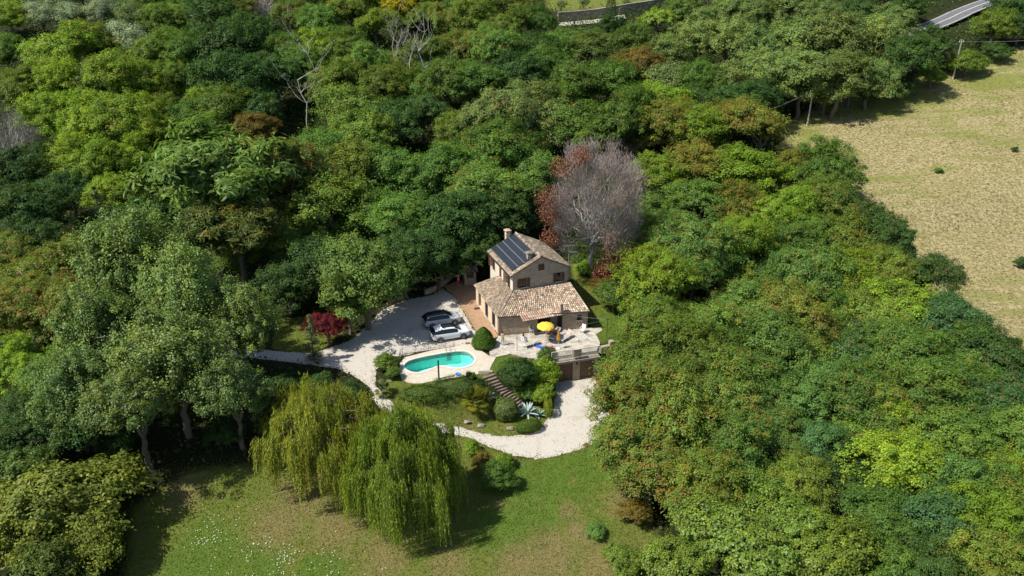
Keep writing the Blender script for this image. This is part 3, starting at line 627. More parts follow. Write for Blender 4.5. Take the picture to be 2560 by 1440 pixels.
tiled(mb, Wp(-1, -.85, 1.92), Wp(1, -.85, 1.92), Wp(1, 0, 2.5), Wp(-1, 0, 2.5), PAL, seed=11); tiled(mb, Wp(1, .85, 1.92), Wp(-1, .85, 1.92), Wp(-1, 0, 2.5), Wp(1, 0, 2.5), PAL, seed=12); mb.build('roof', [M['tile'], M['tile_under']], well)
mb = MB(); mb.tube([Wp(-.5, -.1, 1.5), Wp(.5, -.1, 1.5)], .08, 8); mb.build('windlass', M['dark_wood'], well)
wb = [G(*p) for p in [(1396, 56), (1440, 53), (1490, 48), (1560, 36), (1640, 24), (1710, 14), (1790, 4)]]
mb = MB(); u = 0
for i in range(len(wb) - 1):
    a_, b_ = wb[i], wb[i + 1]; l = (b_ - a_).length; d_ = (b_ - a_).normalized(); n_ = Vector((-d_.y, d_.x, 0)).normalized() * .35; A0, B0 = a_ - UP * .3, b_ - UP * .3; H_ = 2.5
    for s, t in ((A0, B0), (B0 + n_, A0 + n_)): mb.face([s, t, t + UP * (H_ + .3), s + UP * (H_ + .3)], 0, [(u, 0), (u + l, 0), (u + l, H_), (u, H_)])
    mb.face([A0 - n_ * .2 + UP * (H_ + .3), B0 - n_ * .2 + UP * (H_ + .3), B0 + n_ * 1.2 + UP * (H_ + .3), A0 + n_ * 1.2 + UP * (H_ + .3)], 1); mb.face([A0 - n_ * .2 + UP * (H_ + .18), B0 - n_ * .2 + UP * (H_ + .18), B0 - n_ * .2 + UP * (H_ + .3), A0 - n_ * .2 + UP * (H_ + .3)], 1); u += l
s_ = wb[0] - UP * .3; n_ = Vector((-.15, 1, 0)) * 5; mb.face([s_, s_ + UP * 2.8, s_ + n_ + UP * 2.8, s_ + n_], 0, [(0, 0), (0, 2.8), (5, 2.8), (5, 0)])
tag(mb.build('retaining_wall', [brick('wall_brick', (.30, .25, .215), (.25, .205, .175), (.32, .28, .25), .5, .2, .03), M['concrete']]), 'long brown brick wall with pale coping below the olive slope', 'wall')
mb = MB(); 
for i in range(3):
    a_, b_ = wb[i] - Vector((0, .4, 0)), wb[i + 1] - Vector((0, .4, 0)); q = [a_, b_, b_ - Vector((0, 3.2, 0)), a_ - Vector((0, 3.2, 0))]; mb.face([(p.x, p.y, tz(p.x, p.y) + .12) for p in q][::-1])
tag(mb.build('lane', M['gravel']), kind='structure')
# ------------------------------------------------------------------ utility poles and wires
def upole(px, py, top, label):
    g, t = ground(px, py); H = (py - top) * t / F / .97; r = empty('utility_pole', g, label, 'utility pole', 'utility poles by the field'); mb = MB(); mb.tube([(0, 0, -.3), (.0, 0, H)], [.16, .10], 8); mb.build('pole', plain('grey_pole', (.50, .46, .40), .8, .2), r, True)
    ar = MB(); ar.bar((-.45, 0, H - .25), (.45, 0, H - .25), .09); ar.build('crossarm', M['grey_metal'], r, True)
    for s in (-1, 0, 1): i_ = MB(); i_.lathe((s * .38, 0, H - .2), [(0, .22), (.06, .2), (.05, .1), (.07, .05), (.03, 0)], 8); i_.build('insulator', M['white_paint'], r, True)
    return g + UP * (H - .1)
t1 = upole(2018, 314, 229, 'near utility pole, standing at the corner of the field by the wood'); t2 = upole(2382, 198, 108, 'far utility pole, upper right, at the top of the field')
def wire(a, b, sag, label, r=.03, cat='wire'):
    mb = MB(); mb.tube([a.lerp(b, k / 12) - UP * sag * 4 * (k / 12) * (1 - k / 12) for k in range(13)], r, 5); tag(mb.build('overhead_wire', M['grey_metal']), label, cat)
wire(t1, t2, 1.2, 'overhead wire sagging between the two utility poles'); wire(t1, t1 + Vector((-24, -14, -4)), .8, 'overhead wire running down left from the near pole'); wire(t2, t2 + Vector((42, 8, 3)), 1.4, 'overhead wire leaving the far pole to the right')
# ------------------------------------------------------------------ pool things
pl_ = empty('pool_ladder', at(1118, 878, .06), 'chrome pool ladder at the back edge of the pool', 'pool ladder'); b0 = at(1116, 881, .09); dx_ = (at(1130, 879, .09) - b0).normalized(); dn_ = Vector((dx_.y, -dx_.x, 0))
for s in (0, .5): mb = MB(); o_ = b0 + dx_ * s; mb.tube([o_ - dn_ * .45, o_ - dn_ * .42 + UP * .62, o_ - dn_ * .2 + UP * .78, o_ + dn_ * .1 + UP * .7, o_ + dn_ * .16 + UP * .1, o_ + dn_ * .16 - UP * 1.2], .025, 8); mb.build('handrail', M['grey_metal'], pl_)
for z in (-.3, -.6, -.9): mb = MB(); mb.box(b0 + dx_ * .25 + dn_ * .16 + UP * z, (.5, .1, .04), Matrix((dx_, dn_, UP)).transposed()); mb.build('step', M['iron'], pl_)
sh = empty('pool_shower', at(1097.3, 947, .06), 'tall black solar shower column at the front of the pool', 'shower'); mb = MB(); mb.tube([(0, 0, 0), (0, 0, .06), (0, 0, 2.15), (0, 0, 2.2)], [.11, .085, .085, .07], 12); mb.build('column', M['iron'], sh, True); mb = MB(); mb.box((0, 0, .015), (.32, .32, .03)); mb.build('base_plate', M['iron'], sh, True)
mb = MB(); mb.tube([(0, .05, 2.1), (0, .2, 2.15), (0, .26, 2.1)], .02, 6); mb.build('shower_head', M['iron'], sh, True); mb = MB(); mb.tube([(-.1, -.06, 1.1), (.1, -.06, 1.1)], .025, 6); mb.build('tap', M['grey_metal'], sh, True)
nt_ = at(1145, 936, .09); sk = empty('pool_net', nt_, 'blue leaf net with long handle lying on the pool deck', 'pool net'); mb = MB(); mb.lathe(nt_ + UP * .02, [(0, .0), (.2, .01), (.27, .05), (.28, .07)], 14); mb.build('net', plain('blue_net', (.02, .22, .75), .6, .3), sk); mb = MB(); mb.tube([nt_ + UP * .05, at(1101, 946, .1)], .02, 6); mb.build('handle', M['iron'], sk)
# ------------------------------------------------------------------ furniture
M['canvas'] = plain('taupe_canvas', (.42, .36, .31), .85, .1, var=.06); M['yellow'] = plain('yellow_canvas', (.66, .50, .06), .8, .15, var=.05, scale=2); M['orange'] = plain('orange_canvas', (.62, .30, .03), .8, .15, var=.06)
def lounger(label, p, rz, back=.6, m=None, L_=1.35, frame=None):
    m = m or M['canvas']; frame = frame or M['white_paint']; r = empty('sun_lounger', p, label, 'sun lounger', 'sun loungers on the terrace', rz); fr_ = MB(); w = .32; h = .36
    for s in (-1, 1): fr_.bar((s * w, -L_ / 2, h), (s * w, L_ / 2, h), .05)
    fr_.bar((-w, -L_ / 2, h), (w, -L_ / 2, h), .05); fr_.bar((-w, L_ / 2, h), (w, L_ / 2, h), .05); fr_.build('frame', frame, r, True)
    for s in (-1, 1):
        for y in (-L_ / 2 + .15, L_ / 2 - .1): l = MB(); l.bar((s * w, y, 0), (s * w, y, h), .05); l.build('leg', frame, r, True)
    se = MB(); se.box((0, 0, h + .045), (.58, L_ - .05, .035)); se.build('seat', m, r, True)
    bk = MB(); d = Vector((0, math.cos(back), math.sin(back))); c = Vector((0, L_ / 2, h + .06)) + d * .36; bk.box(c, (.58, .72, .035), Matrix((Vector((1, 0, 0)), d, Vector((0, -d.z, d.y)))).transposed()); b_ = bk.build('backrest', m, r, True); st_ = MB(); st_.bar((-.26, L_ / 2 + .45, .05), c + Vector((-.26, .05, -.02)), .03); st_.bar((.26, L_ / 2 + .45, .05), c + Vector((.26, .05, -.02)), .03); st_.bar((-.26, L_ / 2 + .45, .05), (.26, L_ / 2 + .45, .05), .03); st_.build('backrest_prop', frame, r, True); return r
def chair(label, p, rz, m=None, fr=None):
    m = m or M['white_paint']; fr = fr or M['white_paint']; r = empty('garden_chair', p, label, 'chair', None, rz)
    for s in (-1, 1):
        for y in (-.22, .22): l = MB(); l.bar((s * .22, y, 0), (s * .2, y * .9, .43), .035); l.build('leg', fr, r, True)
        a = MB(); a.bar((s * .25, -.22, .64), (s * .25, .24, .66), .05, .03); a.bar((s * .25, -.2, .43), (s * .25, -.2, .64), .03); a.build('armrest', fr, r, True)
    s_ = MB(); s_.box((0, 0, .44), (.46, .46, .035)); s_.build('seat', m, r, True); b = MB(); b.box((0, .27, .72), (.46, .035, .56), Matrix.Rotation(-.22, 3, 'X')); b.build('backrest', m, r, True); return r
T = .10
lounger('lounger with dark foot end in the parasol shade, nearest the parasol', at(1384, 846, T), -.55, .7, plain('grey_canvas', (.30, .31, .33), .85, .1))
lounger('taupe lounger turned away, behind the closed orange parasol', at(1406, 838, T), 2.2, .75, None); lounger('taupe lounger nearest the stone pillar with raised back', at(1409, 851, T), -.75, .8, None)
lounger('grey-green lounger lying low left of the blue towel', at(1321, 866, T), -1.05, .25, plain('grey_green_canvas', (.36, .36, .30), .85, .1), 1.1)
chair('white chair carrying the seated sunbather', at(1310, 858, T), 2.55, plain('pale_blue_plastic', (.72, .78, .84), .5, .3, var=.03)); chair('white-framed chair at the edge of the canopy shade', at(1330, 833, T), 1.3); chair('thin pale chair alone near the small window', at(1456, 832, T), -.6); chair('dark chair under the porch canopy', at(1346, 826, T), .4, M['dark_wood'], M['iron'])
def table(label, p, rz, w, d, h, m):
    r = empty('garden_table', p, label, 'table', None, rz); t = MB(); t.box((0, 0, h), (w, d, .04)); t.build('tabletop', m, r, True)
    for a in (-1, 1):
        for b in (-1, 1): l = MB(); l.bar((a * (w / 2 - .06), b * (d / 2 - .06), 0), (a * (w / 2 - .06), b * (d / 2 - .06), h), .05); l.build('leg', m, r, True)
table('dark dining table in the shade of the porch canopy', at(1342, 821, T), .15, 1.5, .8, .74, M['dark_wood'])
rk = empty('drying_rack', at(1452, 853, T), 'pale wire clothes rack at the right of the terrace', 'drying rack', None, .5); mb = MB()
for k in range(9): mb.bar((-.6, -.32 + .08 * k, .55), (.6, -.32 + .08 * k, .55), .014)
mb.bar((-.6, -.32, .55), (-.6, .32, .55), .02); mb.bar((.6, -.32, .55), (.6, .32, .55), .02); mb.build('rack_top', M['white_paint'], rk, True)
for s in (-1, 1): mb = MB(); mb.bar((s * .5, -.3, 0), (s * .5, .3, .55), .022); mb.bar((s * .5 + .03, .3, 0), (s * .5 + .03, -.3, .55), .022); mb.build('leg_frame', M['white_paint'], rk, True)
def parasol():
    p = at(1364, 854.5, T); r = empty('parasol', p, 'open yellow scalloped parasol on a round base', 'parasol', None, .2); mb = MB(); mb.lathe((0, 0, 0), [(0, 0), (.30, 0), (.32, .05), (.28, .09), (.06, .11), (.05, .3), (0, .3)], 20); mb.build('base', M['concrete'], r, True); mb = MB(); mb.tube([(0, 0, .1), (0, 0, 2.36)], .03, 8); mb.build('pole', M['white_paint'], r, True)
    n = 10; Rr = 1.02; cb = MB(); rows = [(0, 2.42), (.35, 2.34), (.7, 2.2), (1.0, 2.02)]
    for k in range(n):
        for j in range(3):
            for h in range(4):
                def P_(rr, z, f): an = 6.2832 * (k + f) / n; s = 1 - .06 * math.sin(math.pi * f) * (rr > .1); return (math.cos(an) * rr * Rr * s, math.sin(an) * rr * Rr * s, z - .035 * math.sin(math.pi * f) * rr)
                f0, f1 = h / 4, (h + 1) / 4; (r0, z0), (r1, z1) = rows[j], rows[j + 1]; cb.face([P_(r1, z1, f0), P_(r1, z1, f1), P_(r0, z0, f1), P_(r0, z0, f0)])
                if j == 2: q0, q1 = P_(1, 2.02, f0), P_(1, 2.02, f1); s0, s1 = .10 * math.sin(math.pi * f0) + .05, .10 * math.sin(math.pi * f1) + .05; cb.face([(q0[0], q0[1], q0[2] - s0), (q1[0], q1[1], q1[2] - s1), q1, q0])
    cb.build('canopy', M['yellow'], r, True, True, True)
    for k in range(n): b = MB(); an = 6.2832 * k / n; b.bar((0, 0, 2.38), (math.cos(an) * Rr * .97, math.sin(an) * Rr * .97, 1.985), .02); b.build('rib', M['white_paint'], r, True)
    b = MB(); b.lathe((0, 0, 2.4), [(.05, 0), (.05, .05), (.0, .1)], 8); b.build('finial', M['yellow'], r, True)
    p = at(1395.5, 871, T); r = empty('parasol', p, 'closed orange parasol standing near the terrace edge', 'parasol'); mb = MB(); mb.lathe((0, 0, 0), [(0, 0), (.22, 0), (.24, .05), (.05, .09), (.04, .25), (0, .25)], 16); mb.build('base', M['white_paint'], r, True); mb = MB(); mb.tube([(0, 0, .1), (0, 0, 2.4)], .024, 8); mb.build('pole', M['white_paint'], r, True)
    cb = MB(); n = 16
    for j in range(6):
        z0, z1 = 1.08 + j * .22, 1.08 + (j + 1) * .22; r0, r1 = .24 - .036 * j, .24 - .036 * (j + 1)
        for k in range(n):
            g = lambda rr, q: (math.cos(6.2832 * q / n) * rr * (1 if q % 2 else .62), math.sin(6.2832 * q / n) * rr * (1 if q % 2 else .62)); a, b = g(r0, k), g(r0, (k + 1) % n); c, d = g(r1, (k + 1) % n), g(r1, k); cb.face([(*a, z0), (*b, z0), (*c, z1), (*d, z1)])
    cb.build('folded_canopy', M['orange'], r, True, True)
parasol()
def towel(name, label, cat, p, rz, w, l, m, fold=.03):
    mb = MB(); nx_, ny_ = 8, 12
    f = lambda i, j: Vector(p) + rot(rz) @ Vector(((i / nx_ - .5) * w + .06 * math.sin(j * 1.3), (j / ny_ - .5) * l + .05 * math.sin(i * 1.1), .03 + fold * (1 + math.sin(i * 1.7 + j) * math.cos(j * 1.3))))
    for i in range(nx_):
        for j in range(ny_): mb.face([f(i, j), f(i + 1, j), f(i + 1, j + 1), f(i, j + 1)])
    tag(mb.build(name, m, None, False, True, True), label, cat)
towel('beach_towel', 'crumpled bright blue beach towel on the terrace', 'towel', at(1350, 868, T), .9, .55, .95, plain('blue_towel', (.03, .14, .60), .9, .1))
ps = at(1375, 871, T); r = empty('air_mattress', ps, 'pink inflatable mattress lying near the terrace edge', 'air mattress', None, .35)
for k in range(5): mb = MB(); mb.tube([(-.5, (k - 2) * .13, .08), (-.46, (k - 2) * .13, .08), (.46, (k - 2) * .13, .08), (.5, (k - 2) * .13, .08)], [.03, .07, .07, .03], 10); mb.build('air_tube', plain('pink_vinyl' if k % 2 else 'deep_pink_vinyl', (.78, .28, .45) if k % 2 else (.62, .05, .28), .4, .4), r, True, True)
# clothes line posts
def cpost(label, p, h):
    mb = MB(); mb.tube([p, p + UP * h], .028, 8); mb.bar(p + UP * (h - .04) - e1 * .3, p + UP * (h - .04) + e1 * .3, .03); tag(mb.build('clothesline_post', M['iron']), label, 'post'); return p + UP * (h - .04)
c1 = cpost('thin dark clothesline post at the left of the terrace', at(1292.5, 877, T), 2.05); c2 = cpost('thin clothesline post on the lawn right of the terrace', at(1516.5, 846, 0), 2.5)
wire(c2, LA + dB * 7.6 + nB * .02 + UP * 2.2, .12, 'clothes line from the lawn post to the porch', .008, 'clothes line'); wire(c1, c2, .25, 'clothes line across the terrace between both posts', .008, 'clothes line')
mb = MB(); p = at(1193, 771, .065); mb.box(p + UP * .01, (.75, .5, .02), rot(.35)); tag(mb.build('drain_grate', M['iron']), 'dark drain grate in the brick path', 'drain')
mb = MB(); p = at(1169, 858, .1); mb.box(p, (.5, .3, .12), rot(.2)); tag(mb.build('drain_cover', plain('rusty_cover', (.22, .13, .09), .8, .2)), 'brown drain cover beside the conical bush', 'drain')
# stones along the inner edge of the lower drive
for i, (x, y, s, l) in enumerate([(1168, 1057, .3, 'grey boulder leftmost along the inner edge of the lower drive'), (1203, 1066, .36, 'flat grey boulder second along the inner drive edge'), (1275, 1073, .34, 'flat boulder beside the mound bush on the drive edge'), (1360, 1066, .3, 'grey boulder at the tip of the mound bush')]):
    rs = random.Random(i); b = bmesh.new(); bmesh.ops.create_icosphere(b, subdivisions=3, radius=s)
    for v in b.verts: v.co = Vector((v.co.x * 1.2, v.co.y * .8, v.co.z * .5)) * (1 + .18 * math.sin(v.co.x * 9 + i) * math.cos(v.co.y * 11 + v.co.z * 7))
    me_ = bpy.data.meshes.new('boulder'); b.to_mesh(me_); b.free(); me_.materials.append(M['field_stone']); o = link(bpy.data.objects.new('boulder', me_)); o.location = G(x, y) + UP * .1; tag(o, l, 'boulder')
# ------------------------------------------------------------------ cars
def car(label, c, ang, paint, roofm, sunroof, tail, sc=1.0):
    r = empty('parked_car', c, label, 'car', 'cars in the car park', ang); r.scale = (sc,) * 3
    ST = [(-2.22, .60, .50, .72, .80, .52), (-2.18, .78, .40, .86, 1.02, .64), (-2.05, .87, .30, .96, 1.16, .66), (-1.80, .905, .24, 1.0, 1.44, .62), (-1.5, .91, .22, 1.0, 1.55, .60), (-1.0, .91, .22, .985, 1.60, .60), (-.4, .91, .22, .97, 1.61, .61), (.1, .91, .22, .96, 1.59, .61), (.45, .91, .22, .955, 1.52, .60), (.75, .91, .22, .95, 1.37, .61), (1.18, .905, .22, .945, 1.10, .66), (1.30, .90, .22, .94, 1.03, .70), (1.65, .89, .24, .91, .985, .70), (1.95, .86, .26, .86, .93, .66), (2.12, .80, .32, .78, .86, .60), (2.21, .66, .40, .64, .74, .50)]
    def ring(s):
        x, w, zb, zs, zt, wt = s; return [(x, 0, zb), (x, w * .86, zb), (x, w * .985, zb + .12), (x, w, (zb + zs) / 2), (x, w * .99, zs - .06), (x, w * .955, zs), (x, wt + (w * .955 - wt) * .12, zs + (zt - zs) * .86), (x, wt * .88, zt - .015), (x, wt * .5, zt + .012), (x, 0, zt + .018)]
    RR = [ring(s) for s in ST]; body = MB()
    def quad(mb, i, j, sgn, off=0, inset=0.0, t0=0.0, t1=1.0, m=0):
        a, b, c_, d = [Vector(RR[i][j]), Vector(RR[i + 1][j]), Vector(RR[i + 1][j + 1]), Vector(RR[i][j + 1])]; a, d = a.lerp(d, t0), a.lerp(d, t1); b, c_ = b.lerp(Vector(RR[i + 1][j + 1]), t0), b.lerp(Vector(RR[i + 1][j + 1]), t1); n = (d - a).cross(b - a).normalized(); n = n if n.length else UP
        q = [v + n * off for v in (a, b, c_, d)]
        q = [Vector((v.x, v.y * sgn, v.z)) for v in q]; mb.face(q if sgn < 0 else q[::-1], m)
    for i in range(len(ST) - 1):
        for j in range(9):
            for s in (1, -1): quad(body, i, j, s, m=1 if (j <= 1) else (2 if j >= 6 and 3 <= i <= 8 else 0))
    for i in (0, len(ST) - 1):
        for s in (1, -1):
            for j in range(1, 8): q = [RR[i][0], RR[i][j], RR[i][j + 1]]; q = [(x, y * s, z) for x, y, z in q]; body.face(q if (s > 0) == (i == 0) else q[::-1], 0)
    body.build('body', [paint, M['iron'], roofm], r, True, True, True)
    for s in (1, -1):
        for lab, rng in (('side_window', (3, 4, 5)), ('side_window', (6, 7, 8))):
            w = MB(); 
            for i in rng: quad(w, i, 5, s, .008, t0=.1, t1=.93)
            w.build(lab, M['glass_dark'], r, True, True)
    w = MB()
    for i in (9, 8):
        for j in (6, 7, 8):
            for s in (1, -1): quad(w, i, j, s, .01)
    w.build('windscreen', M['glass_dark'], r, True, True); w = MB()
    for i in (1, 2):
        for j in (5, 6, 7, 8):
            for s in (1, -1): quad(w, i, j, s, .01, t0=.25 if j == 5 else 0)
    w.build('rear_window', M['glass_dark'], r, True, True)
    if sunroof:
        w = MB()
        for i in (5, 6, 7):
            for j in (7, 8):
                for s in (1, -1): quad(w, i, j, s, .012, t0=.15 if j == 7 else 0)
        w.build('sunroof', M['glass_dark'], r, True, True)
    for s in (1, -1):
        for x in (-1.33, 1.34):
            t = MB(); t.tube([(x, s * .68, .34), (x, s * .70, .34), (x, s * .90, .34), (x, s * .925, .34)], [.30, .34, .34, .29], 22); wo = t.build('wheel', M['iron'], r, True, True); k = MB(); k.tube([(x, s * .926, .34), (x, s * .932, .34)], [.23, .23], 18); hb_ = k.build('rim', plain('dark_rim', (.06, .055, .055), .4, .5, .5), wo, True)
            sp_ = MB()
            for q in range(5): an = q * 1.2566; sp_.bar((x, s * .936, .34), (x + math.cos(an) * .22, s * .936, .34 + math.sin(an) * .22), .045, .02)
            sp_.build('spokes', M['grey_metal'], wo, True)
            ar = MB(); n = 14
            for q in range(n):
                a0, a1 = math.pi * q / n - .12, math.pi * (q + 1) / n - .12
                f = lambda a_, rr: (x + math.cos(a_) * rr, s * .917, .34 + math.sin(a_) * rr); ar.face([f(a0, .36), f(a1, .36), f(a1, .43), f(a0, .43)])
            ar.build('arch_trim', M['iron'], r, True)
        l = MB(); l.box((2.08, s * .62, .74), (.2, .28, .12), rot(-s * .35)); l.build('headlight', M['glass_dark'], r, True); l = MB(); l.box((-2.1, s * .69, .92), (.2, .3, .13), rot(s * .32)); l.build('tail_light', tail, r, True); l = MB(); l.box((.85, s * 1.0, 1.02), (.16, .2, .13)); l.build('mirror', paint, r, True)
    l = MB(); l.box((2.2, 0, .52), (.05, .9, .16)); l.build('grille', M['iron'], r, True); l = MB(); l.box((-2.215, 0, .66), (.03, .5, .11)); l.build('number_plate', M['white_paint'], r, True)
def cpaint(name, c): m, nt, b = mat(name, c, .3, .5); b.inputs['Coat Weight'].default_value = .6; b.inputs['Coat Roughness'].default_value = .05; return m
red = plain('red_lens', (.32, .015, .02), .2, .5)
dv = (at(1157.5, 847.5, .04) - at(1102.5, 856.7, .04)); ca = math.atan2(dv.y, dv.x); dv.normalize(); nn_ = Vector((-dv.y, dv.x, 0))
cc_ = (at(1157.5, 847.5, .04) + at(1102.5, 856.7, .04)) / 2 + nn_ * .84; car('white crossover with dark panoramic sunroof, nearest the pool', cc_, ca, cpaint('white_car_paint', (.74, .76, .78)), cpaint('white_car_paint', (.74, .76, .78)), True, red, 1.0)
cg = at(1137, 813, .04) - dv * 1.36 + nn_ * .86; car('silver-grey car with black roof parked beyond the white car', cg, ca + .03, cpaint('silver_car_paint', (.46, .47, .48)), cpaint('black_car_roof', (.012, .012, .013)), False, plain('dark_lens', (.05, .01, .01), .2, .5), 1.0)
# ------------------------------------------------------------------ people
SKIN = mat('skin', (.50, .27, .17), .6, .3)[0]; SKIN2 = mat('fair_skin', (.60, .36, .26), .6, .3)[0]; HAIR = mat('dark_hair', (.02, .013, .01), .6, .3)[0]
def skin_obj(name, V_, E_, R__, m, parent=None, root=0, sub=1):
    me = bpy.data.meshes.new(name); me.from_pydata(V_, E_, []); o = bpy.data.objects.new(name, me); link(o, parent); md = o.modifiers.new('skin', 'SKIN'); md.use_smooth_shade = True
    if not me.skin_vertices: return o
    for i, s in enumerate(me.skin_vertices[0].data): s.radius = (R__[i], R__[i]); s.use_root = (i == root)
    o.modifiers.new('smooth', 'SUBSURF').levels = sub; o.modifiers['smooth'].render_levels = sub; me.materials.append(m); return o
def person(label, p, rz, pose='stand', skin=SKIN, short=None, top=None, hair=HAIR, longhair=False, arms='down', legs_long=False, s=1.0):
    Vv, Ee, Rr = [], [], []
    def add(p_, r_, par=None):
        Vv.append(tuple(p_)); Rr.append(r_); i = len(Vv) - 1
        if par is not None: Ee.append((par, i))
        return i
    sit = pose != 'stand'; hz = .93 if not sit else .50; lean = {'stand': .02, 'sit': .12, 'recline': .75}[pose]; tv = Vector((0, math.sin(lean), math.cos(lean))); B = Vector((0, 0, hz))
    pel = add(B, .125); sp_ = add(B + tv * .2, .115, pel); ch = add(B + tv * .42, .135, sp_); nk = add(B + tv * .57, .052, ch); hv = Vector((0, -.03, 0)); h0 = add(B + tv * .66 + hv, .078, nk); h1 = add(B + tv * .74 + hv, .09, h0); h2 = add(B + tv * .82 + hv * .8, .062, h1); add(B + tv * .71 + Vector((0, -.125, 0)), .016, h1)
    hipv = {}
    for sx in (-1, 1):
        add(B + tv * .72 + Vector((sx * .095, .0, 0)), .018, h1); sh_ = add(B + tv * .48 + Vector((sx * .185, 0, 0)), .058, ch); S_ = Vector(Vv[sh_])
        if arms == 'front': el = S_ + Vector((sx * .08, -.06, -.27)); wr = S_ + Vector((-sx * .08, -.25, -.22)); hd_ = Vector((-sx * 1, -.3, .1)).normalized()
        elif arms == 'up': el = S_ + Vector((sx * .16, -.05, .05)); wr = S_ + Vector((sx * .02, -.12, .26)); hd_ = Vector((-sx * .7, -.1, .6)).normalized()
        elif sit: el = S_ + Vector((sx * .07, -.06, -.26)); wr = S_ + Vector((sx * .03, -.28, -.30)); hd_ = Vector((0, -1, -.1)).normalized()
        else: el = S_ + Vector((sx * .06, .02, -.28)); wr = S_ + Vector((sx * .09, -.05, -.53)); hd_ = Vector((0, -.15, -1)).normalized()
        e_ = add(el, .042, sh_); w_ = add(wr, .028, e_); pm = add(wr + hd_ * .06, .032, w_); sd = hd_.cross(Vector((0, 0, 1)) if abs(hd_.z) < .8 else Vector((0, 1, 0))).normalized(); cu = hd_.cross(sd)
        for q, ll in ((-1.5, .075), (-.5, .09), (.5, .085), (1.5, .065)): k = add(Vector(Vv[pm]) + sd * q * .018 + hd_ * ll * .6, .0095, pm); add(Vector(Vv[k]) + hd_ * ll * .5 + cu * .02, .008, k)
        add(wr + hd_ * .05 + sd * .05 + cu * .02, .01, w_)
        hp = add(B + Vector((sx * .09, 0, -.06)), .095, pel)
        if pose == 'stand': kn, an, to = Vector((sx * .11, -.02, .49)), Vector((sx * .12, .02, .085)), Vector((sx * .14, -.15, .035))
        elif pose == 'sit': kn, an, to = Vector((sx * .13, -.44, .50)), Vector((sx * .13, -.46, .09)), Vector((sx * .14, -.62, .04))
        else: kn, an, to = Vector((sx * .1, -.44, .56)), Vector((sx * .1, -.86, .47)), Vector((sx * .11, -.92, .58))
        k = add(kn, .062, hp); a_ = add(an, .04, k); add(to, .034, a_); hipv[sx] = (Vector(Vv[hp]), kn, an)
    o = skin_obj('person', Vv, Ee, Rr, skin); o.location = p; o.rotation_euler = (0, 0, rz); o.scale = (s, s, s); tag(o, label, 'person')
    if short:
        Sv = [B + tv * .06, B - UP * .02] ; Se = [(0, 1)]; Sr = [.14, .15]
        for sx in (-1, 1):
            h_, kn, an = hipv[sx]; i = len(Sv); Sv += [h_, h_.lerp(kn, .75 if not legs_long else 1.0)]; Se += [(1, i), (i, i + 1)]; Sr += [.112, .095 if not legs_long else .075]
            if legs_long: Sv.append(kn.lerp(an, .9)); Se.append((i + 1, i + 2)); Sr.append(.058)
        skin_obj('shorts' if not legs_long else 'trousers', [tuple(v) for v in Sv], Se, Sr, short, o, 1)
    if top:
        Sv = [B + tv * .1, B + tv * .24, B + tv * .43]; Se = [(0, 1), (1, 2)]; Sr = [.13, .128, .15]
        for sx in (-1, 1): i = len(Sv); Sv += [B + tv * .48 + Vector((sx * .19, 0, 0)), B + tv * .36 + Vector((sx * .24, -.02, 0))]; Se += [(2, i), (i, i + 1)]; Sr += [.072, .06]
        skin_obj('shirt', [tuple(v) for v in Sv], Se, Sr, top, o, 1)
    hm = MB(); hc = B + tv * .755 + hv * .8
    prof = [(.0, .125), (.06, .11), (.1, .05), (.105, 0), (.098, -.05)]
    i0 = len(hm.v); n = 14
    hm.lathe(hc + Vector((0, .018, 0)), prof, n)
    if longhair: hm.tube([hc + Vector((0, .07, 0)), hc + Vector((0, .12, -.12)), hc + Vector((0, .1, -.3))], [.08, .07, .03], 8)
    hm.build('hair', hair, o, True, True)
    for sx in (-1, 1): em = MB(); em.lathe(B + tv * .735 + hv + Vector((sx * .033, -.082, 0)), [(0, -.012), (.012, 0), (0, .012)], 6); em.build('eye', HAIR, o, True)
    return o
person('man in turquoise shorts standing at the left of the terrace, arms in front', at(1256.5, 863, T), 2.7, 'stand', SKIN, plain('turquoise_cloth', (.10, .55, .45), .8, .1), arms='front')
person('sunbather with dark hair sitting on the white chair, back turned', at(1309.5, 857.5, T) + Vector((0, .0, -.02)), 2.55, 'sit', SKIN2, plain('dark_swim_cloth', (.03, .03, .05), .8, .1), longhair=True)
person('bare-chested person sitting under the right rim of the yellow parasol', at(1372, 842, T), -.6, 'sit', SKIN, plain('dark_red_cloth', (.16, .03, .03), .8, .1)); chair('dark chair under the parasol with a person on it', at(1372, 841, T), -.6, M['dark_wood'], M['iron'])
person('person standing in the shade just right of the parasol', at(1378.5, 839, T), .3, 'stand', SKIN, plain('brown_cloth', (.10, .055, .035), .8, .1), arms='front')
person('person in navy shirt reclining on the lounger by the parasol', at(1386.5, 841, T + .02), -.55, 'recline', SKIN, plain('navy_cloth', (.015, .025, .07), .8, .1), plain('navy_cloth', (.015, .025, .07), .8, .1))
person('woman in bright pink trousers standing in shade beside the well', at(1146, 714, .06), .6, 'stand', SKIN2, plain('pink_cloth', (.75, .04, .28), .8, .1), plain('red_top', (.45, .04, .10), .8, .1), longhair=True, legs_long=True, arms='up')
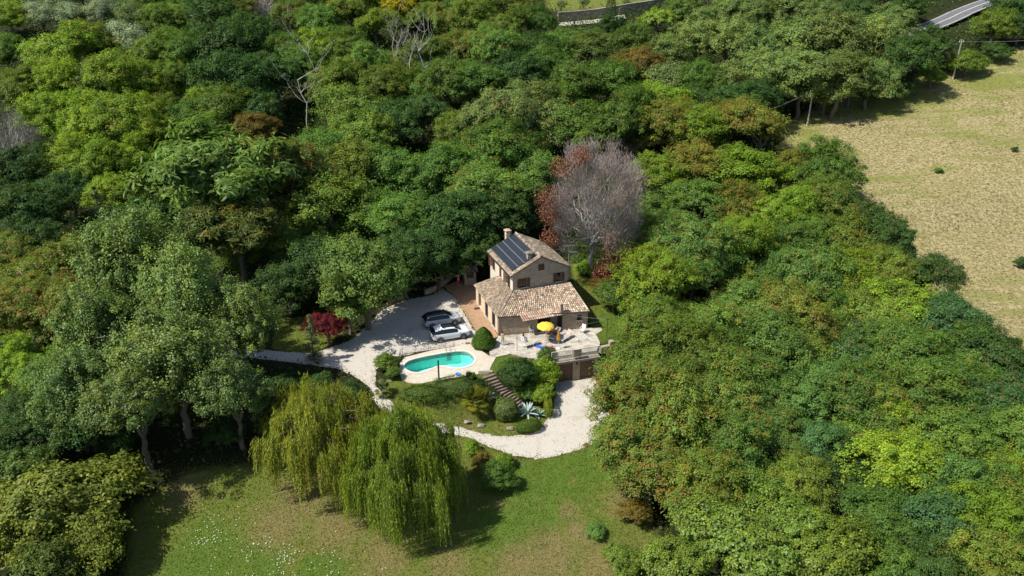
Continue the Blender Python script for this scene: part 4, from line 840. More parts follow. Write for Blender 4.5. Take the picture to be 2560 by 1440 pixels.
# ------------------------------------------------------------------ vegetation
def leaf_material(name, trans=.38, gloss=.012, autumn=(.30, .11, .03), autumn2=(.34, .23, .06)):
    m = bpy.data.materials.new(name); m.use_nodes = True; nt = m.node_tree; nt.nodes.clear()
    oi = N(nt, 'ShaderNodeObjectInfo'); v = N(nt, 'ShaderNodeAttribute', attribute_name='v').outputs['Fac']; a = N(nt, 'ShaderNodeAttribute', attribute_name='a').outputs['Fac']
    w = N(nt, 'ShaderNodeAttribute', attribute_name='w').outputs['Fac']
    k = N(nt, 'ShaderNodeMapRange'); L(nt, v, k.inputs[0]); k.inputs[3].default_value = .5; k.inputs[4].default_value = 1.5
    sc = N(nt, 'ShaderNodeVectorMath', operation='SCALE'); L(nt, oi.outputs['Color'], sc.inputs[0]); L(nt, k.outputs[0], sc.inputs[3])
    yel = mix(nt, 1.0, sc.outputs[0], (1.45, 1.15, .7), 'MULTIPLY'); c = mix(nt, w, sc.outputs[0], yel)
    au = mix(nt, v, autumn, autumn2); is_a = math_(nt, 'LESS_THAN', a, oi.outputs['Alpha']); c = mix(nt, math_(nt, 'MULTIPLY', is_a, .8), c, au)
    d = N(nt, 'ShaderNodeBsdfDiffuse'); t = N(nt, 'ShaderNodeBsdfTranslucent'); g = N(nt, 'ShaderNodeBsdfGlossy'); g.inputs['Roughness'].default_value = .45
    L(nt, c, d.inputs[0]); tc = mix(nt, 1.0, c, (1.05, 1.18, .72), 'MULTIPLY'); L(nt, tc, t.inputs[0]); g.inputs[0].default_value = (.8, .85, .8, 1)
    s1 = N(nt, 'ShaderNodeMixShader'); s1.inputs[0].default_value = trans; L(nt, d.outputs[0], s1.inputs[1]); L(nt, t.outputs[0], s1.inputs[2])
    s2 = N(nt, 'ShaderNodeMixShader'); s2.inputs[0].default_value = gloss; L(nt, s1.outputs[0], s2.inputs[1]); L(nt, g.outputs[0], s2.inputs[2])
    L(nt, s2.outputs[0], N(nt, 'ShaderNodeOutputMaterial').inputs[0]); return m
M['leaf'] = leaf_material('foliage'); M['leaf_gloss'] = leaf_material('glossy_foliage', .34, .025); M['twig'] = leaf_material('dry_twigs', .05, .02)
def unit(v): return v / (np.linalg.norm(v, axis=-1, keepdims=True) + 1e-9)
def leaf_mesh(name, C, A, Nn, Ln, Wd, v, a, w, m):
    """rhombic leaves: centre C, long axis A, normal Nn, length Ln, width Wd"""
    A = unit(A); B = unit(np.cross(Nn, A)); Nn = np.cross(A, B); n = len(C); Ln = np.broadcast_to(Ln, n)[:, None]; Wd = np.broadcast_to(Wd, n)[:, None]
    P = np.stack([C - A * Ln / 2, C + B * Wd / 2 + A * Ln * .08 + Nn * Wd * .12, C + A * Ln / 2 - Nn * Ln * .06, C - B * Wd / 2 + A * Ln * .08 + Nn * Wd * .12], 1).reshape(-1, 3)
    me = bpy.data.meshes.new(name); me.vertices.add(4 * n); me.vertices.foreach_set('co', P.astype(np.float32).ravel())
    me.loops.add(4 * n); me.loops.foreach_set('vertex_index', np.arange(4 * n)); me.polygons.add(n); me.polygons.foreach_set('loop_start', np.arange(n) * 4)
    for nm, d in (('v', v), ('a', a), ('w', w)):
        at_ = me.attributes.new(nm, 'FLOAT', 'FACE'); at_.data.foreach_set('value', np.clip(np.broadcast_to(d, n), 0, 1).astype(np.float32))
    me.materials.append(m); me.update(); me.validate(); return me
def sphere_dirs(rs, n, up=-.25):
    z = rs.uniform(up, 1, n); p = rs.uniform(0, 2 * np.pi, n); r = np.sqrt(1 - z * z); return np.stack([r * np.cos(p), r * np.sin(p), z], -1)
def make_crown(name, seed, nclump, per, Ln, Wd, m, clump=(.2, .34), zs=.8, lobes=.22, droop=.0, up=.55, shell=.35, low=-.45, inner=.25, clz=.75, horiz=0.0):
    rs = np.random.RandomState(seed); D = sphere_dirs(rs, nclump, low)
    nl = rs.randint(5, 9); la = rs.uniform(0, 6.28) + np.arange(nl) * 2.4; lr = np.sqrt((np.arange(nl) + .4) / nl) * rs.uniform(.42, .62); LC = np.stack([np.cos(la) * lr, np.sin(la) * lr, rs.uniform(-.25, .38, nl) - lr * .25], -1); LR = rs.uniform(.34, .56, nl)
    li = rs.choice(nl, nclump, p=LR ** 2 / (LR ** 2).sum()); rr_ = np.where(rs.rand(nclump) < inner, rs.uniform(.2, .7, nclump), rs.uniform(.8, 1.05, nclump)) * LR[li] * (1 + lobes * rs.normal(0, .5, nclump))
    D = LC[li] + D * rr_[:, None]; rad = np.ones(nclump)
    cc = D * rad[:, None] * np.array([1, 1, zs]); cr = rs.uniform(clump[0], clump[1], nclump)
    k = np.repeat(np.arange(nclump), per); n = len(k); d = sphere_dirs(rs, n, -.5); rr = rs.uniform(shell, 1, n) ** .6 * cr[k] * np.where(rs.rand(n) < .34, rs.uniform(1.1, 2.2, n), 1)
    C = cc[k] + d * rr[:, None] * np.array([1, 1, clz])
    nr = unit(d * .55 + unit(cc[k] + 1e-6) * .35 + np.array([0, 0, up]) + rs.normal(0, .38, (n, 3)))
    A = rs.normal(0, 1, (n, 3)) + d * .8; A[:, 2] = A[:, 2] * (1 - horiz) - droop; A -= nr * (A * nr).sum(-1, keepdims=True)
    cv = rs.rand(nclump); ca = rs.rand(nclump); cw = rs.rand(nclump) ** 2
    tipness = (d[:, 2] + .5) / 1.5
    v = cv[k] * .45 + rs.rand(n) * .55; a = ca[k] * .45 + rs.rand(n) * .45 + (1 - tipness) * .3; w = np.clip(cw[k] * .8 + rs.normal(0, .15, n), 0, 1)
    return leaf_mesh(name, C, A, nr, Ln * rs.uniform(.7, 1.25, n), Wd * rs.uniform(.7, 1.25, n), v, a, w, m), cc
def limb(mb, p, q, r0, r1, rnd, n=5, sag=.1, wob=.05):
    p, q = Vector(p), Vector(q); l = (q - p).length; pts = [p]
    for i in range(1, n): t = i / n; pts.append(p.lerp(q, t) + Vector((rnd.gauss(0, 1), rnd.gauss(0, 1), rnd.gauss(0, .6))) * l * wob + UP * math.sin(t * 3.14) * l * sag)
    pts.append(q); mb.tube(pts, [r0 + (r1 - r0) * i / n for i in range(n + 1)], 6, cap=False); return pts
HB = 1.3                              # crown centre height in crown radii
def make_trunk(seed, cc, h=HB, r=.055, nl=22, bottom=-.12):
    rnd = random.Random(seed); mb = MB(); fork = h * rnd.uniform(.42, .6); t = limb(mb, (0, 0, bottom), (rnd.gauss(0, .05), rnd.gauss(0, .05), fork), r * 1.35, r, rnd, 6, 0, .02)
    top = t[-1]; idx = sorted(range(len(cc)), key=lambda i: rnd.random())[:nl]; mains = []
    for i in range(5):
        an = 6.283 * (i + rnd.uniform(-.2, .2)) / 5; e = Vector((math.cos(an) * .42, math.sin(an) * .42, h + rnd.uniform(-.15, .3))); mains.append(limb(mb, top, e, r * .7, r * .32, rnd, 5, .08))
    for i in idx:
        c = Vector(cc[i]) + UP * h; ml = min(mains, key=lambda l: (l[-1] - c).length); s_ = ml[rnd.choice((2, 3, 4, 5))]; limb(mb, s_, c, r * .3, r * .08, rnd, 4, .05)
    return mb
PROTO = {}
def proto(kind, var, seed, trunk=M['bark'], tr=.05, **kw):
    me, cc = make_crown(kind + '_crown', seed, **kw); o = make_trunk(seed, cc, r=tr).build(kind + '_trunk', trunk, None, True, True); tm = o.data; bpy.data.objects.remove(o)
    PROTO.setdefault(kind, []).append((me, tm))
for i in range(4):
    proto('acacia', i, 10 + i, nclump=430, per=100, Ln=.056, Wd=.019, m=M['leaf'], clump=(.05, .14), zs=.85, droop=.35, up=.8, lobes=.3)
    proto('broad', i, 30 + i, nclump=330, per=110, Ln=.041, Wd=.029, m=M['leaf'], clump=(.05, .15), zs=.92, up=.75, lobes=.25)
for i in range(3):
    proto('poplar', i, 50 + i, nclump=400, per=115, Ln=.034, Wd=.027, m=M['leaf_gloss'], clump=(.04, .12), zs=1.05, lobes=.4, up=.5, clz=1.35, trunk=M['bark'])
for i in range(2):
    proto('ailanthus', i, 70 + i, nclump=230, per=110, Ln=.11, Wd=.026, m=M['leaf'], clump=(.08, .15), zs=.75, droop=.35, up=.6, horiz=.6, lobes=.22, shell=.2)
    proto('bigleaf', i, 80 + i, nclump=380, per=75, Ln=.044, Wd=.038, m=M['leaf_gloss'], clump=(.04, .11), zs=.7, lobes=.2, up=.75, low=-.2)
    proto('olive', i, 90 + i, nclump=90, per=150, Ln=.07, Wd=.024, m=M['leaf_gloss'], clump=(.13, .25), zs=.8, up=.3)
for i in range(3): proto('bush', i, 95 + i, nclump=260, per=85, Ln=.07, Wd=.034, m=M['leaf'], clump=(.06, .16), zs=.85, up=.5, low=-.3)
TINT = dict(yg=(0.188, 0.299, 0.032), ol=(0.137, 0.217, 0.037), md=(0.108, 0.205, 0.039), dk=(0.059, 0.122, 0.032), bl=(.07, .155, .05), gy=(0.171, 0.250, 0.076), br=(0.171, 0.146, 0.032), ao=(0.160, 0.201, 0.032), au=(0.139, 0.210, 0.037), go=(0.388, 0.366, 0.019), lt=(.125, .20, .045), sv=(0.228, 0.299, 0.173), pg=(0.137, 0.250, 0.059))
ADJ = dict(ao='orange-tipped', yg='yellow-green', ol='olive green', md='mid green', dk='dark green', bl='blue-green', gy='grey-green', br='brownish', au='rust-tipped', go='golden yellow', lt='light green', sv='silvery grey', pg='pale-leaved green')
KIND = dict(acacia='feathery acacia', broad='broadleaf tree', poplar='poplar', ailanthus='tree of heaven', bigleaf='broad-leaved tree', olive='olive tree', bush='bush')
rt = random.Random(77)
def plant(kind, px, py, r, tint, label, cat='tree', group=None, autumn=None, hb=None, zs=None, var=None, name=None, pos_=None, R=None):
    """a tree whose crown is centred on the view ray through (px, py), standing on the terrain"""
    hb = HB if hb is None else hb
    if pos_ is None:
        g, t = ground(px, py, 0, hb * r / F); R = r * t / F
    else: g = Vector(pos_)
    cm, tm = (PROTO[kind][var % len(PROTO[kind])] if var is not None else rt.choice(PROTO[kind]))
    root = empty(name or {'acacia': 'acacia_tree', 'broad': 'broadleaf_tree', 'poplar': 'poplar_tree', 'ailanthus': 'ailanthus_tree', 'bigleaf': 'broadleaf_tree', 'olive': 'olive_tree', 'bush': 'bush'}[kind], g, label, cat, group, rt.uniform(0, 6.28))
    zs = zs or rt.uniform(.92, 1.15); c = TINT[tint] if isinstance(tint, str) else tint; j = rt.uniform(.82, 1.2); h = rt.uniform(-.06, .06)
    cr = bpy.data.objects.new('crown', cm); link(cr, root); cr.location = (0, 0, hb * R); ux = rt.uniform(.86, 1.16); cr.scale = (R * ux, R * (2.02 - ux), R * zs)
    if autumn is None: autumn = {'ao': rt.uniform(.36, .46), 'au': rt.uniform(.34, .46), 'br': .42, 'ol': rt.choice((.1, .24, .32)), 'go': 0.0}.get(tint, rt.choice((.05, .16, .22, .27)) if kind == 'acacia' else 0.0)
    cr.color = (c[0] * j * (1 + h), c[1] * j, c[2] * j * (1 - h), autumn)
    tk = bpy.data.objects.new('trunk', tm); link(tk, root); tk.scale = (R, R, R * hb / HB); return root, R
ORD = 'first second third fourth fifth sixth seventh eighth ninth tenth eleventh twelfth thirteenth fourteenth fifteenth sixteenth seventeenth eighteenth nineteenth twentieth'.split() + ['twenty-' + k for k in 'first second third fourth fifth sixth seventh eighth ninth'.split()] + ['thirtieth'] + ['thirty-' + k for k in 'first second third fourth fifth sixth'.split()]
# ---- back and left woodland, row by row from the top of the picture: x, y, radius, kind+tint
K = dict(a='acacia', b='broad', p='poplar', o='olive', l='bigleaf', t='ailanthus', u='bush')
ROWS = [
 ('back wood', 'cut by the top edge', '60 -6 50 o.gy;140 -10 52 o.sv;215 -14 50 o.gy;300 -12 52 o.sv;380 -6 54 a.ol;450 -10 54 b.md;530 -8 56 b.dk;610 -16 54 a.ol;780 -8 56 a.ol;860 -14 56 a.md;935 -6 52 a.yg;1060 -12 56 a.ol;1140 -8 56 a.md;1220 -14 58 a.ol;1300 -6 54 a.au;1720 -18 48 b.md;1800 -22 52 b.gy;1880 -20 54 b.gy;1960 -26 54 b.dk;2050 -20 56 b.gy;2140 -24 54 b.dk;2220 -20 48 b.md'),
 ('back wood', 'along the top edge', '20 40 50 a.yg;105 42 46 o.sv;170 38 46 o.sv;250 34 44 o.sv;335 38 46 o.gy;400 48 50 a.md;455 42 44 a.ol;520 52 70 b.dk;600 26 52 a.ol;735 46 60 a.ol;800 58 58 a.md;872 34 60 a.ol;940 62 52 a.yg;1000 26 48 b.go;1060 40 48 a.ol;1120 46 58 a.au;1190 36 66 a.ol;1262 62 66 a.ol;1335 58 56 a.md;1640 52 46 l.yg;1700 34 50 b.lt;1765 44 50 b.gy;1830 30 54 b.gy;1895 44 58 b.gy;1965 24 62 b.gy;2050 44 60 b.gy;2150 40 66 b.dk;2235 62 58 b.gy;2330 118 48 b.dk;2490 60 58 b.ol;2552 66 44 b.dk;2525 12 56 b.dk;2275 20 44 b.dk'),
 ('back wood', 'in second row down', '10 130 50 a.md;150 118 78 a.yg;236 108 58 a.ol;318 104 52 o.sv;396 124 60 a.ol;470 138 60 b.md;560 118 84 b.dk;640 96 60 b.dk;718 132 54 a.md;790 128 58 a.yg;860 118 60 a.ol;925 150 58 a.md;1006 150 54 a.ol;1080 134 54 a.ol;1160 124 60 a.au;1240 130 70 a.md;1330 124 62 b.dk;1405 112 58 b.md;1468 128 54 b.lt;1528 70 38 b.dk;1590 116 54 b.lt;1672 128 58 b.gy;1746 104 58 b.gy;1824 104 66 b.gy;1900 122 66 b.gy;1988 106 78 b.gy;2090 116 78 b.gy;2178 112 68 b.gy;2262 156 66 b.dk'),
 ('back wood', 'in third row down', '40 224 70 a.ol;132 204 72 a.yg;222 206 62 a.gy;320 196 86 a.yg;420 206 60 a.ol;500 170 44 a.yg;520 240 46 a.yg;602 206 86 b.dk;690 196 66 b.dk;755 160 56 a.md;835 190 62 a.ol;962 214 62 a.ol;1042 212 58 a.md;1124 204 70 a.md;1208 206 70 a.md;1290 196 70 b.dk;1370 176 62 b.md;1436 212 66 a.md;1524 196 66 b.md;1596 176 62 b.br;1676 202 62 o.gy;1756 214 60 b.md;1836 206 68 b.gy;1916 196 76 b.gy;2006 196 76 b.gy;2096 196 76 b.gy;2176 196 60 b.gy'),
 ('back wood', 'in fourth row down', '128 288 70 a.yg;222 296 78 a.yg;320 300 82 a.yg;408 296 68 a.ol;484 306 60 b.md;566 290 68 b.ol;646 284 62 b.dk;868 262 78 b.ol;900 340 76 b.ol;980 306 74 b.dk;1062 292 58 b.dk;1140 330 60 a.ol;1246 300 98 a.gy;1346 292 92 a.gy;1436 290 98 a.md;1560 296 86 a.md;1660 268 72 a.yg;1744 262 68 b.dk;1832 268 70 b.dk;1902 254 56 b.dk;2070 226 48 b.gy;2130 205 50 b.lt'),
 ('left wood', 'above the poplars', '150 392 72 a.yg;232 410 70 a.yg;318 392 62 a.yg;66 424 68 b.dk;396 330 60 a.yg;790 372 80 b.md;876 428 86 b.ol;976 444 78 b.md;1080 420 88 a.md;1180 400 96 a.md;1280 380 92 a.md;1330 430 74 b.pg;1250 478 92 a.md'),
 ('left wood', 'level with dead tree', '70 540 88 b.dk;176 478 58 b.dk;280 484 58 a.yg;820 536 98 b.ol;930 536 86 b.md;1046 560 94 a.md;1150 560 92 b.dk;1240 540 78 b.dk;1310 520 62 b.dk;720 600 80 a.ol;400 545 70 b.dk;318 585 66 b.dk;100 606 66 b.dk;640 610 74 a.ol'),
 ('left wood', 'level with house roof', '20 650 70 a.au;110 680 104 a.au;60 770 96 a.au;190 780 90 a.au;790 660 84 b.dk;1012 656 78 b.dk;1094 640 72 b.dk;1176 632 56 b.dk;718 700 70 b.dk'),
 ('left wood', 'below the poplars', '40 910 76 a.yg;150 960 90 b.md;84 1030 80 b.dk;196 1040 84 b.dk;40 1100 70 b.dk'),
]
for wood, row, spec in ROWS:
    seen = sorted([(int(x), int(y), int(r), K[k[0]], k[2:]) for x, y, r, k in (s_.split() for s_ in spec.split(';'))])
    for i, (x, y, r, k, t) in enumerate(seen):
        plant(k, x, y, r * (1.3 if y > 90 else 1.15), t, hb=1.0 if y > 90 else .9, label=f'{ADJ[t]} {KIND[k]} of the {wood}, {ORD[i]} from left {row}', group='trees of the ' + wood)
# ---- the wood to the right of the house, rows between the clearing and the mown field
RW = [(330, 1655, 1905, 'level with near utility pole', 'ao yg ao ao', 78), (425, 1650, 2065, 'just below near utility pole', 'yg ao yg ao md', 84), (515, 1660, 2140, 'level with grey dead tree', 'pg md ao yg ol dk', 86), (605, 1650, 2225, 'level with the chimneys', 'md pg yg md md ol dk', 88),
      (700, 1640, 2310, 'level with the lower roof', 'yg md ol md pg yg ol dk', 92), (795, 1655, 2400, 'level with yellow parasol', 'ol md pg au md ol yg bl', 94), (890, 1618, 2490, 'level with the pool', 'ol ol md pg ol bl md md dk', 98),
      (990, 1606, 2560, 'level with clipped bush', 'au ol ol md pg md ol md bl bl', 102), (1090, 1600, 2570, 'level with gravel bend', 'au ol md pg bl md yg ol md md', 104), (1200, 1640, 2580, 'level with willow hems', 'au ol md ol dk yg pg md yg', 106), (1310, 2230, 2590, 'in second lowest row', 'md bl yg ol', 108), (1420, 2170, 2600, 'along the bottom edge', 'md dk ol gy', 110)]
for y0, xa, xb, row, tn, r in RW:
    tn = tn.split(); n = len(tn); 
    for i, t in enumerate(tn):
        x = xa + (xb - xa) * (i / (n - 1)) + rt.uniform(-16, 16); y = y0 + rt.uniform(-24, 24)
        k = 'acacia' if rt.random() < .8 else 'broad'
        plant(k, x, y, r * rt.uniform(1.02, 1.36), t, hb=1.05, label=f'{ADJ[t]} {KIND[k]} of right wood, {ORD[i]} from left {row}', group='trees of the right wood')
# ---- single trees one can point at
def own(*a, **k): return plant(*a, **k)
own('ailanthus', 520, 440, 215, (.155, .275, .065), 'largest rounded crown of arching compound leaves on the left, light green', 'tree', var=0, zs=1.0, autumn=.0, hb=1.15)
own('ailanthus', 690, 440, 155, (.12, .16, .035), 'rounded tree with orange seed clusters, right of the largest light green crown', 'tree', var=1, autumn=.32)
own('ailanthus', 590, 575, 135, (.11, .155, .035), 'arching-leaved tree with orange tips below the largest light green crown', 'tree', var=0, autumn=.22)
own('broad', 640, 330, 60, 'br', 'brown-tipped tree just above the largest light green crown', 'tree', autumn=.3)
PP = [(340, 680, 140, 'topmost of the big pale-leaved poplars at left'), (480, 735, 130, 'pale-leaved poplar right of the topmost poplar at left'), (600, 815, 98, 'pale-leaved poplar with its crown over the driveway at left'), (270, 850, 128, 'pale-leaved poplar on the left flank of the poplar clump'),
      (430, 905, 138, 'pale-leaved poplar in the middle of the poplar clump at left'), (585, 980, 104, 'shaded poplar nearest the willows at the lower right of the clump'), (200, 985, 104, 'lowest left poplar above the dark shade'), (340, 1010, 118, 'shaded poplar with bare trunk at the foot of the clump')]
for x, y, r, l in PP: own('poplar', x, y, r * 1.15, (.135, .215, .05), l, 'poplar', group='poplars left of the driveway', hb=1.45)
own('broad', 908, 668, 135, 'lt', 'bright light green tree leaning over the shaded car park', 'tree', zs=1.2)
own('broad', 985, 695, 62, 'md', 'mid green tree reaching over the far corner of the car park', 'tree')
own('broad', 868, 760, 66, 'lt', 'low light green tree beside the red maple', 'tree')
for x, y, r, l in [(1700, 1405, 105, 'broad-leaved light tree at the left end of the bottom right clump'), (1830, 1340, 128, 'largest broad-leaved light tree in the bottom right clump'), (1960, 1310, 104, 'broad-leaved light tree at the upper right of the bottom clump'), (2060, 1400, 120, 'broad-leaved light tree at the right end of the bottom clump'), (1910, 1440, 110, 'broad-leaved light tree cut by the bottom edge of the picture'), (1838, 1215, 62, 'small light tree standing above the bottom right clump')]:
    own('bigleaf', x, y, r * 1.15, (.14, .22, .03), l, 'tree', group='broad-leaved trees at the bottom right')
own('bush', 170, 1235, 160, (.19, .235, .04), 'big sunlit yellow-green bush at lower left, casting shade on the meadow', 'bush', hb=.72)
own('bush', 40, 1170, 105, (.10, .17, .04), 'green bush by the left edge above the big yellow-green bush', 'bush', hb=.75)
own('bush', 60, 1330, 125, (.16, .20, .035), 'yellow-green bush at the bottom left corner', 'bush', hb=.75)
own('bush', 225, 1350, 112, (.15, .20, .035), 'lower right of the yellow-green bushes at bottom left', 'bush', hb=.7)
own('bush', 120, 1440, 110, (.10, .145, .03), 'darker bush cut off by the bottom edge at left', 'bush', hb=.7)
own('broad', 820, 815, 56, (.15, .022, .028), 'round dark red maple beside the driveway', 'maple', var=1, autumn=0, hb=1.0, name='maple_tree')
for x, y, r, t, l in [(1538, 745, 62, 'md', 'rounded dark bush at the edge of the lawn right of the house'), (1505, 712, 34, 'br', 'small reddish bush below the grey dead tree'), (1590, 655, 56, 'yg', 'yellow-green bush right of the dead tree foot'), (1462, 668, 30, 'yg', 'low weedy bush behind the house corner'), (1448, 650, 26, 'lt', 'pale weedy bush nearest the tv aerial'),
                      (1300, 926, 50, 'dk', 'dark green shrub under the terrace edge, left of the yellow-green one'), (1350, 934, 60, 'yg', 'yellow-green shrub in front of the terrace'), (1358, 985, 40, 'yg', 'yellow-green shrub above the clipped hedge beside the lower drive'), (1318, 975, 34, 'md', 'green shrub on the bank right of the steps'), (1272, 915, 22, 'md', 'small shrub on the lawn corner below the terrace'), (1368, 886, 34, 'lt', 'leafy creeper bush spilling over the terrace railing'),
                      (962, 905, 34, 'ol', 'olive shrub at the left end of the pool fence'), (985, 932, 24, 'md', 'small shrub at the left tip of the pool deck'), (1240, 1190, 54, 'md', 'rounded bush on the meadow below the lower drive'), (1205, 1152, 36, 'br', 'bare-twigged hedge bush below the lower drive'), (1262, 1150, 30, 'yg', 'yellow-green hedge bush nearest the meadow bend'), (1178, 1118, 28, 'yg', 'yellow-green hedge bush beside the right willow'), (880, 978, 36, 'dk', 'dark bush beside the driveway behind the left willow'), (800, 958, 40, 'dk', 'dark bush left of the drive fork'), (712, 962, 44, 'dk', 'dark bush under the poplars near the drive'),
                      (1562, 905, 46, 'au', 'rust-tipped bush at the right end of the terrace'), (1535, 1000, 50, 'ol', 'olive bush overhanging the garage drive'), (1528, 935, 34, 'au', 'rust-tipped bush at the right end of the garage'), (1590, 1280, 46, 'br', 'brown scrubby bush at the right edge of the meadow'), (1600, 1175, 60, 'au', 'rusty bush bordering the meadow on the right'), (1560, 1080, 46, 'ol', 'olive bush at the outer bend of the lower drive'), (1490, 1326, 27, 'pg', 'tall weed clump standing alone in the meadow'), (2347, 425, 11, 'md', 'small round shrub alone in the mown field'), (2537, 372, 10, 'dk', 'tiny dark shrub in the mown field near the right edge'), (2555, 655, 22, 'dk', 'dark shrub at the right edge of the mown field'),
                      (1562, 1395, 56, 'ol', 'olive bush at the bottom right edge of the meadow'), (1556, 1185, 42, 'ol', 'olive bush where the meadow meets the right wood'), (300, 1095, 66, 'dk', 'dark bush between the bare trunks under the poplars'), (565, 1075, 54, 'dk', 'dark bush in the shade left of the left willow'),
                      (2420, 155, 52, 'ol', 'leafy bush at the top edge of the mown field'), (2330, 190, 44, 'ol', 'bush at the foot of the far utility pole'), (2490, 128, 40, 'dk', 'bush at the far right corner of the field'), (2240, 215, 46, 'dk', 'dark bush casting shade on the field edge'), (2160, 236, 38, 'dk', 'dark bush by the shaded edge of the field'), (2085, 272, 22, 'lt', 'pale leafy bush behind the near utility pole')]:
    own('bush', x, y, r, t, l, 'bush', hb=.7, zs=.95, autumn={'au': .35}.get(t, 0.0))
for x, y, r, l in [(1402, 12, 17, 'left of the olive trees on the grassy slope above the wall'), (1458, 6, 17, 'middle olive tree on the grassy slope above the wall'), (1565, 6, 14, 'right of the olive trees on the slope above the wall')]:
    own('olive', x, y, r, 'gy', l, 'olive tree', group='olive trees above the wall')
# ---- shaped plants
def blob(name, n, fn, Ln, Wd, m, seed, up=.3, nj=.35, wv=.3):
    rs = np.random.RandomState(seed); C, d = fn(rs, n); nr = unit(d + np.array([0, 0, up]) + rs.normal(0, nj, (n, 3))); A = rs.normal(0, 1, (n, 3)); A -= nr * (A * nr).sum(-1, keepdims=True)
    return leaf_mesh(name, C, A, nr, Ln * rs.uniform(.7, 1.3, n), Wd * rs.uniform(.7, 1.3, n), rs.rand(n), np.ones(n), rs.rand(n) * wv, m)
def leafy(name, label, cat, loc, me, tint, group=None, stem=None, rz=0, part='foliage'):
    root = empty(name, loc, label, cat, group, rz); o = bpy.data.objects.new(part, me); link(o, root); o.color = (*tint, 0)
    if stem:
        mb = MB(); mb.tube([(0, 0, -.1), (.03, .02, stem[1] * .5), (0, 0, stem[1])], [stem[0], stem[0] * .8, stem[0] * .4], 6); mb.build('stem', M['bark'], root, True)
    return root
def f_cone(R, H):
    def fn(rs, n):
        z = rs.rand(n) ** 1.35; r = R * np.where(z < .22, .78 + z, 1.0 * (1 - (z - .22) / .80) ** .62 + .0) * rs.uniform(.8, 1.06, n); p = rs.uniform(0, 6.28, n); r *= 1 + .06 * np.sin(5 * p + 9 * z)
        return np.stack([r * np.cos(p), r * np.sin(p), z * H + .02], -1), np.stack([np.cos(p), np.sin(p), .4 + 0 * p], -1)
    return fn
def f_ell(rx, ry, rz, e=1.0, lump=.05, cz=None, lo=-.8):
    def fn(rs, n):
        d = sphere_dirs(rs, n, lo); s_ = np.sign(d) * np.abs(d) ** e; k = rs.uniform(.88, 1.04, n) * (1 + lump * np.sin(d[:, 0] * 9 + 1) * np.sin(d[:, 1] * 8) + lump * np.sin(d[:, 2] * 11))
        return s_ * np.array([rx, ry, rz]) * k[:, None] + np.array([0, 0, rz * .85 if cz is None else cz]), d
    return fn
g = at(1209, 868, 0); leafy('conical_bush', 'dense egg-shaped green bush between the white car and the terrace', 'bush', (g.x, g.y + .2, 0), blob('conical_bush', 9000, f_cone(1.36, 2.35), .15, .07, M['leaf'], 1), (.075, .15, .015), stem=(.09, 1.6))
g = G(1265, 1043); leafy('clipped_bush', 'large clipped round bush beside the agave', 'bush', g, blob('clipped_bush', 9000, f_ell(1.2, 1.2, 1.12, .88), .11, .07, M['leaf_gloss'], 2), (.115, .165, .04), stem=(.1, 1.2))
g = G(1322, 1080); leafy('mound_bush', 'low clipped oval bush at the inner bend of the drive', 'bush', g + Vector((0, .25, 0)), blob('mound_bush', 6000, f_ell(1.35, .8, .62, 1, .04), .1, .05, M['leaf'], 3), (.085, .15, .02), stem=(.08, .5), rz=.35)
g = G(1371, 1040); leafy('clipped_hedge', 'narrow upright yellow-green hedge beside the garage drive', 'hedge', g + Vector((-.1, 1.1, .1)), blob('clipped_hedge', 6000, f_ell(.42, 1.7, .85, .6, .05), .1, .05, M['leaf'], 4), (.15, .20, .02), stem=(.08, .7), rz=.15)
g = G(1262, 962); leafy('bank_hedge', 'rounded dark hedge along the right of the steps', 'hedge', g + Vector((.4, 0, 0)), blob('bank_hedge', 7000, f_ell(.7, 1.6, .75, .9, .08), .11, .05, M['leaf'], 5), (.05, .10, .025), stem=(.08, .6), rz=.9)
g = G(1150, 970); leafy('ground_shrub', 'dark low shrub covering the bank below the pool deck', 'bush', g, blob('ground_shrub', 9000, f_ell(3.1, 1.5, .8, 1, .14, .2), .13, .06, M['leaf'], 6), (.065, .12, .03), stem=(.08, .5))
g = G(1055, 985); leafy('ground_shrub', 'bright low shrub on the bank above the right willow', 'bush', g, blob('ground_shrub', 7000, f_ell(2.4, 1.3, .6, 1, .14, .1), .13, .06, M['leaf'], 7), (.085, .15, .025), stem=(.08, .4))
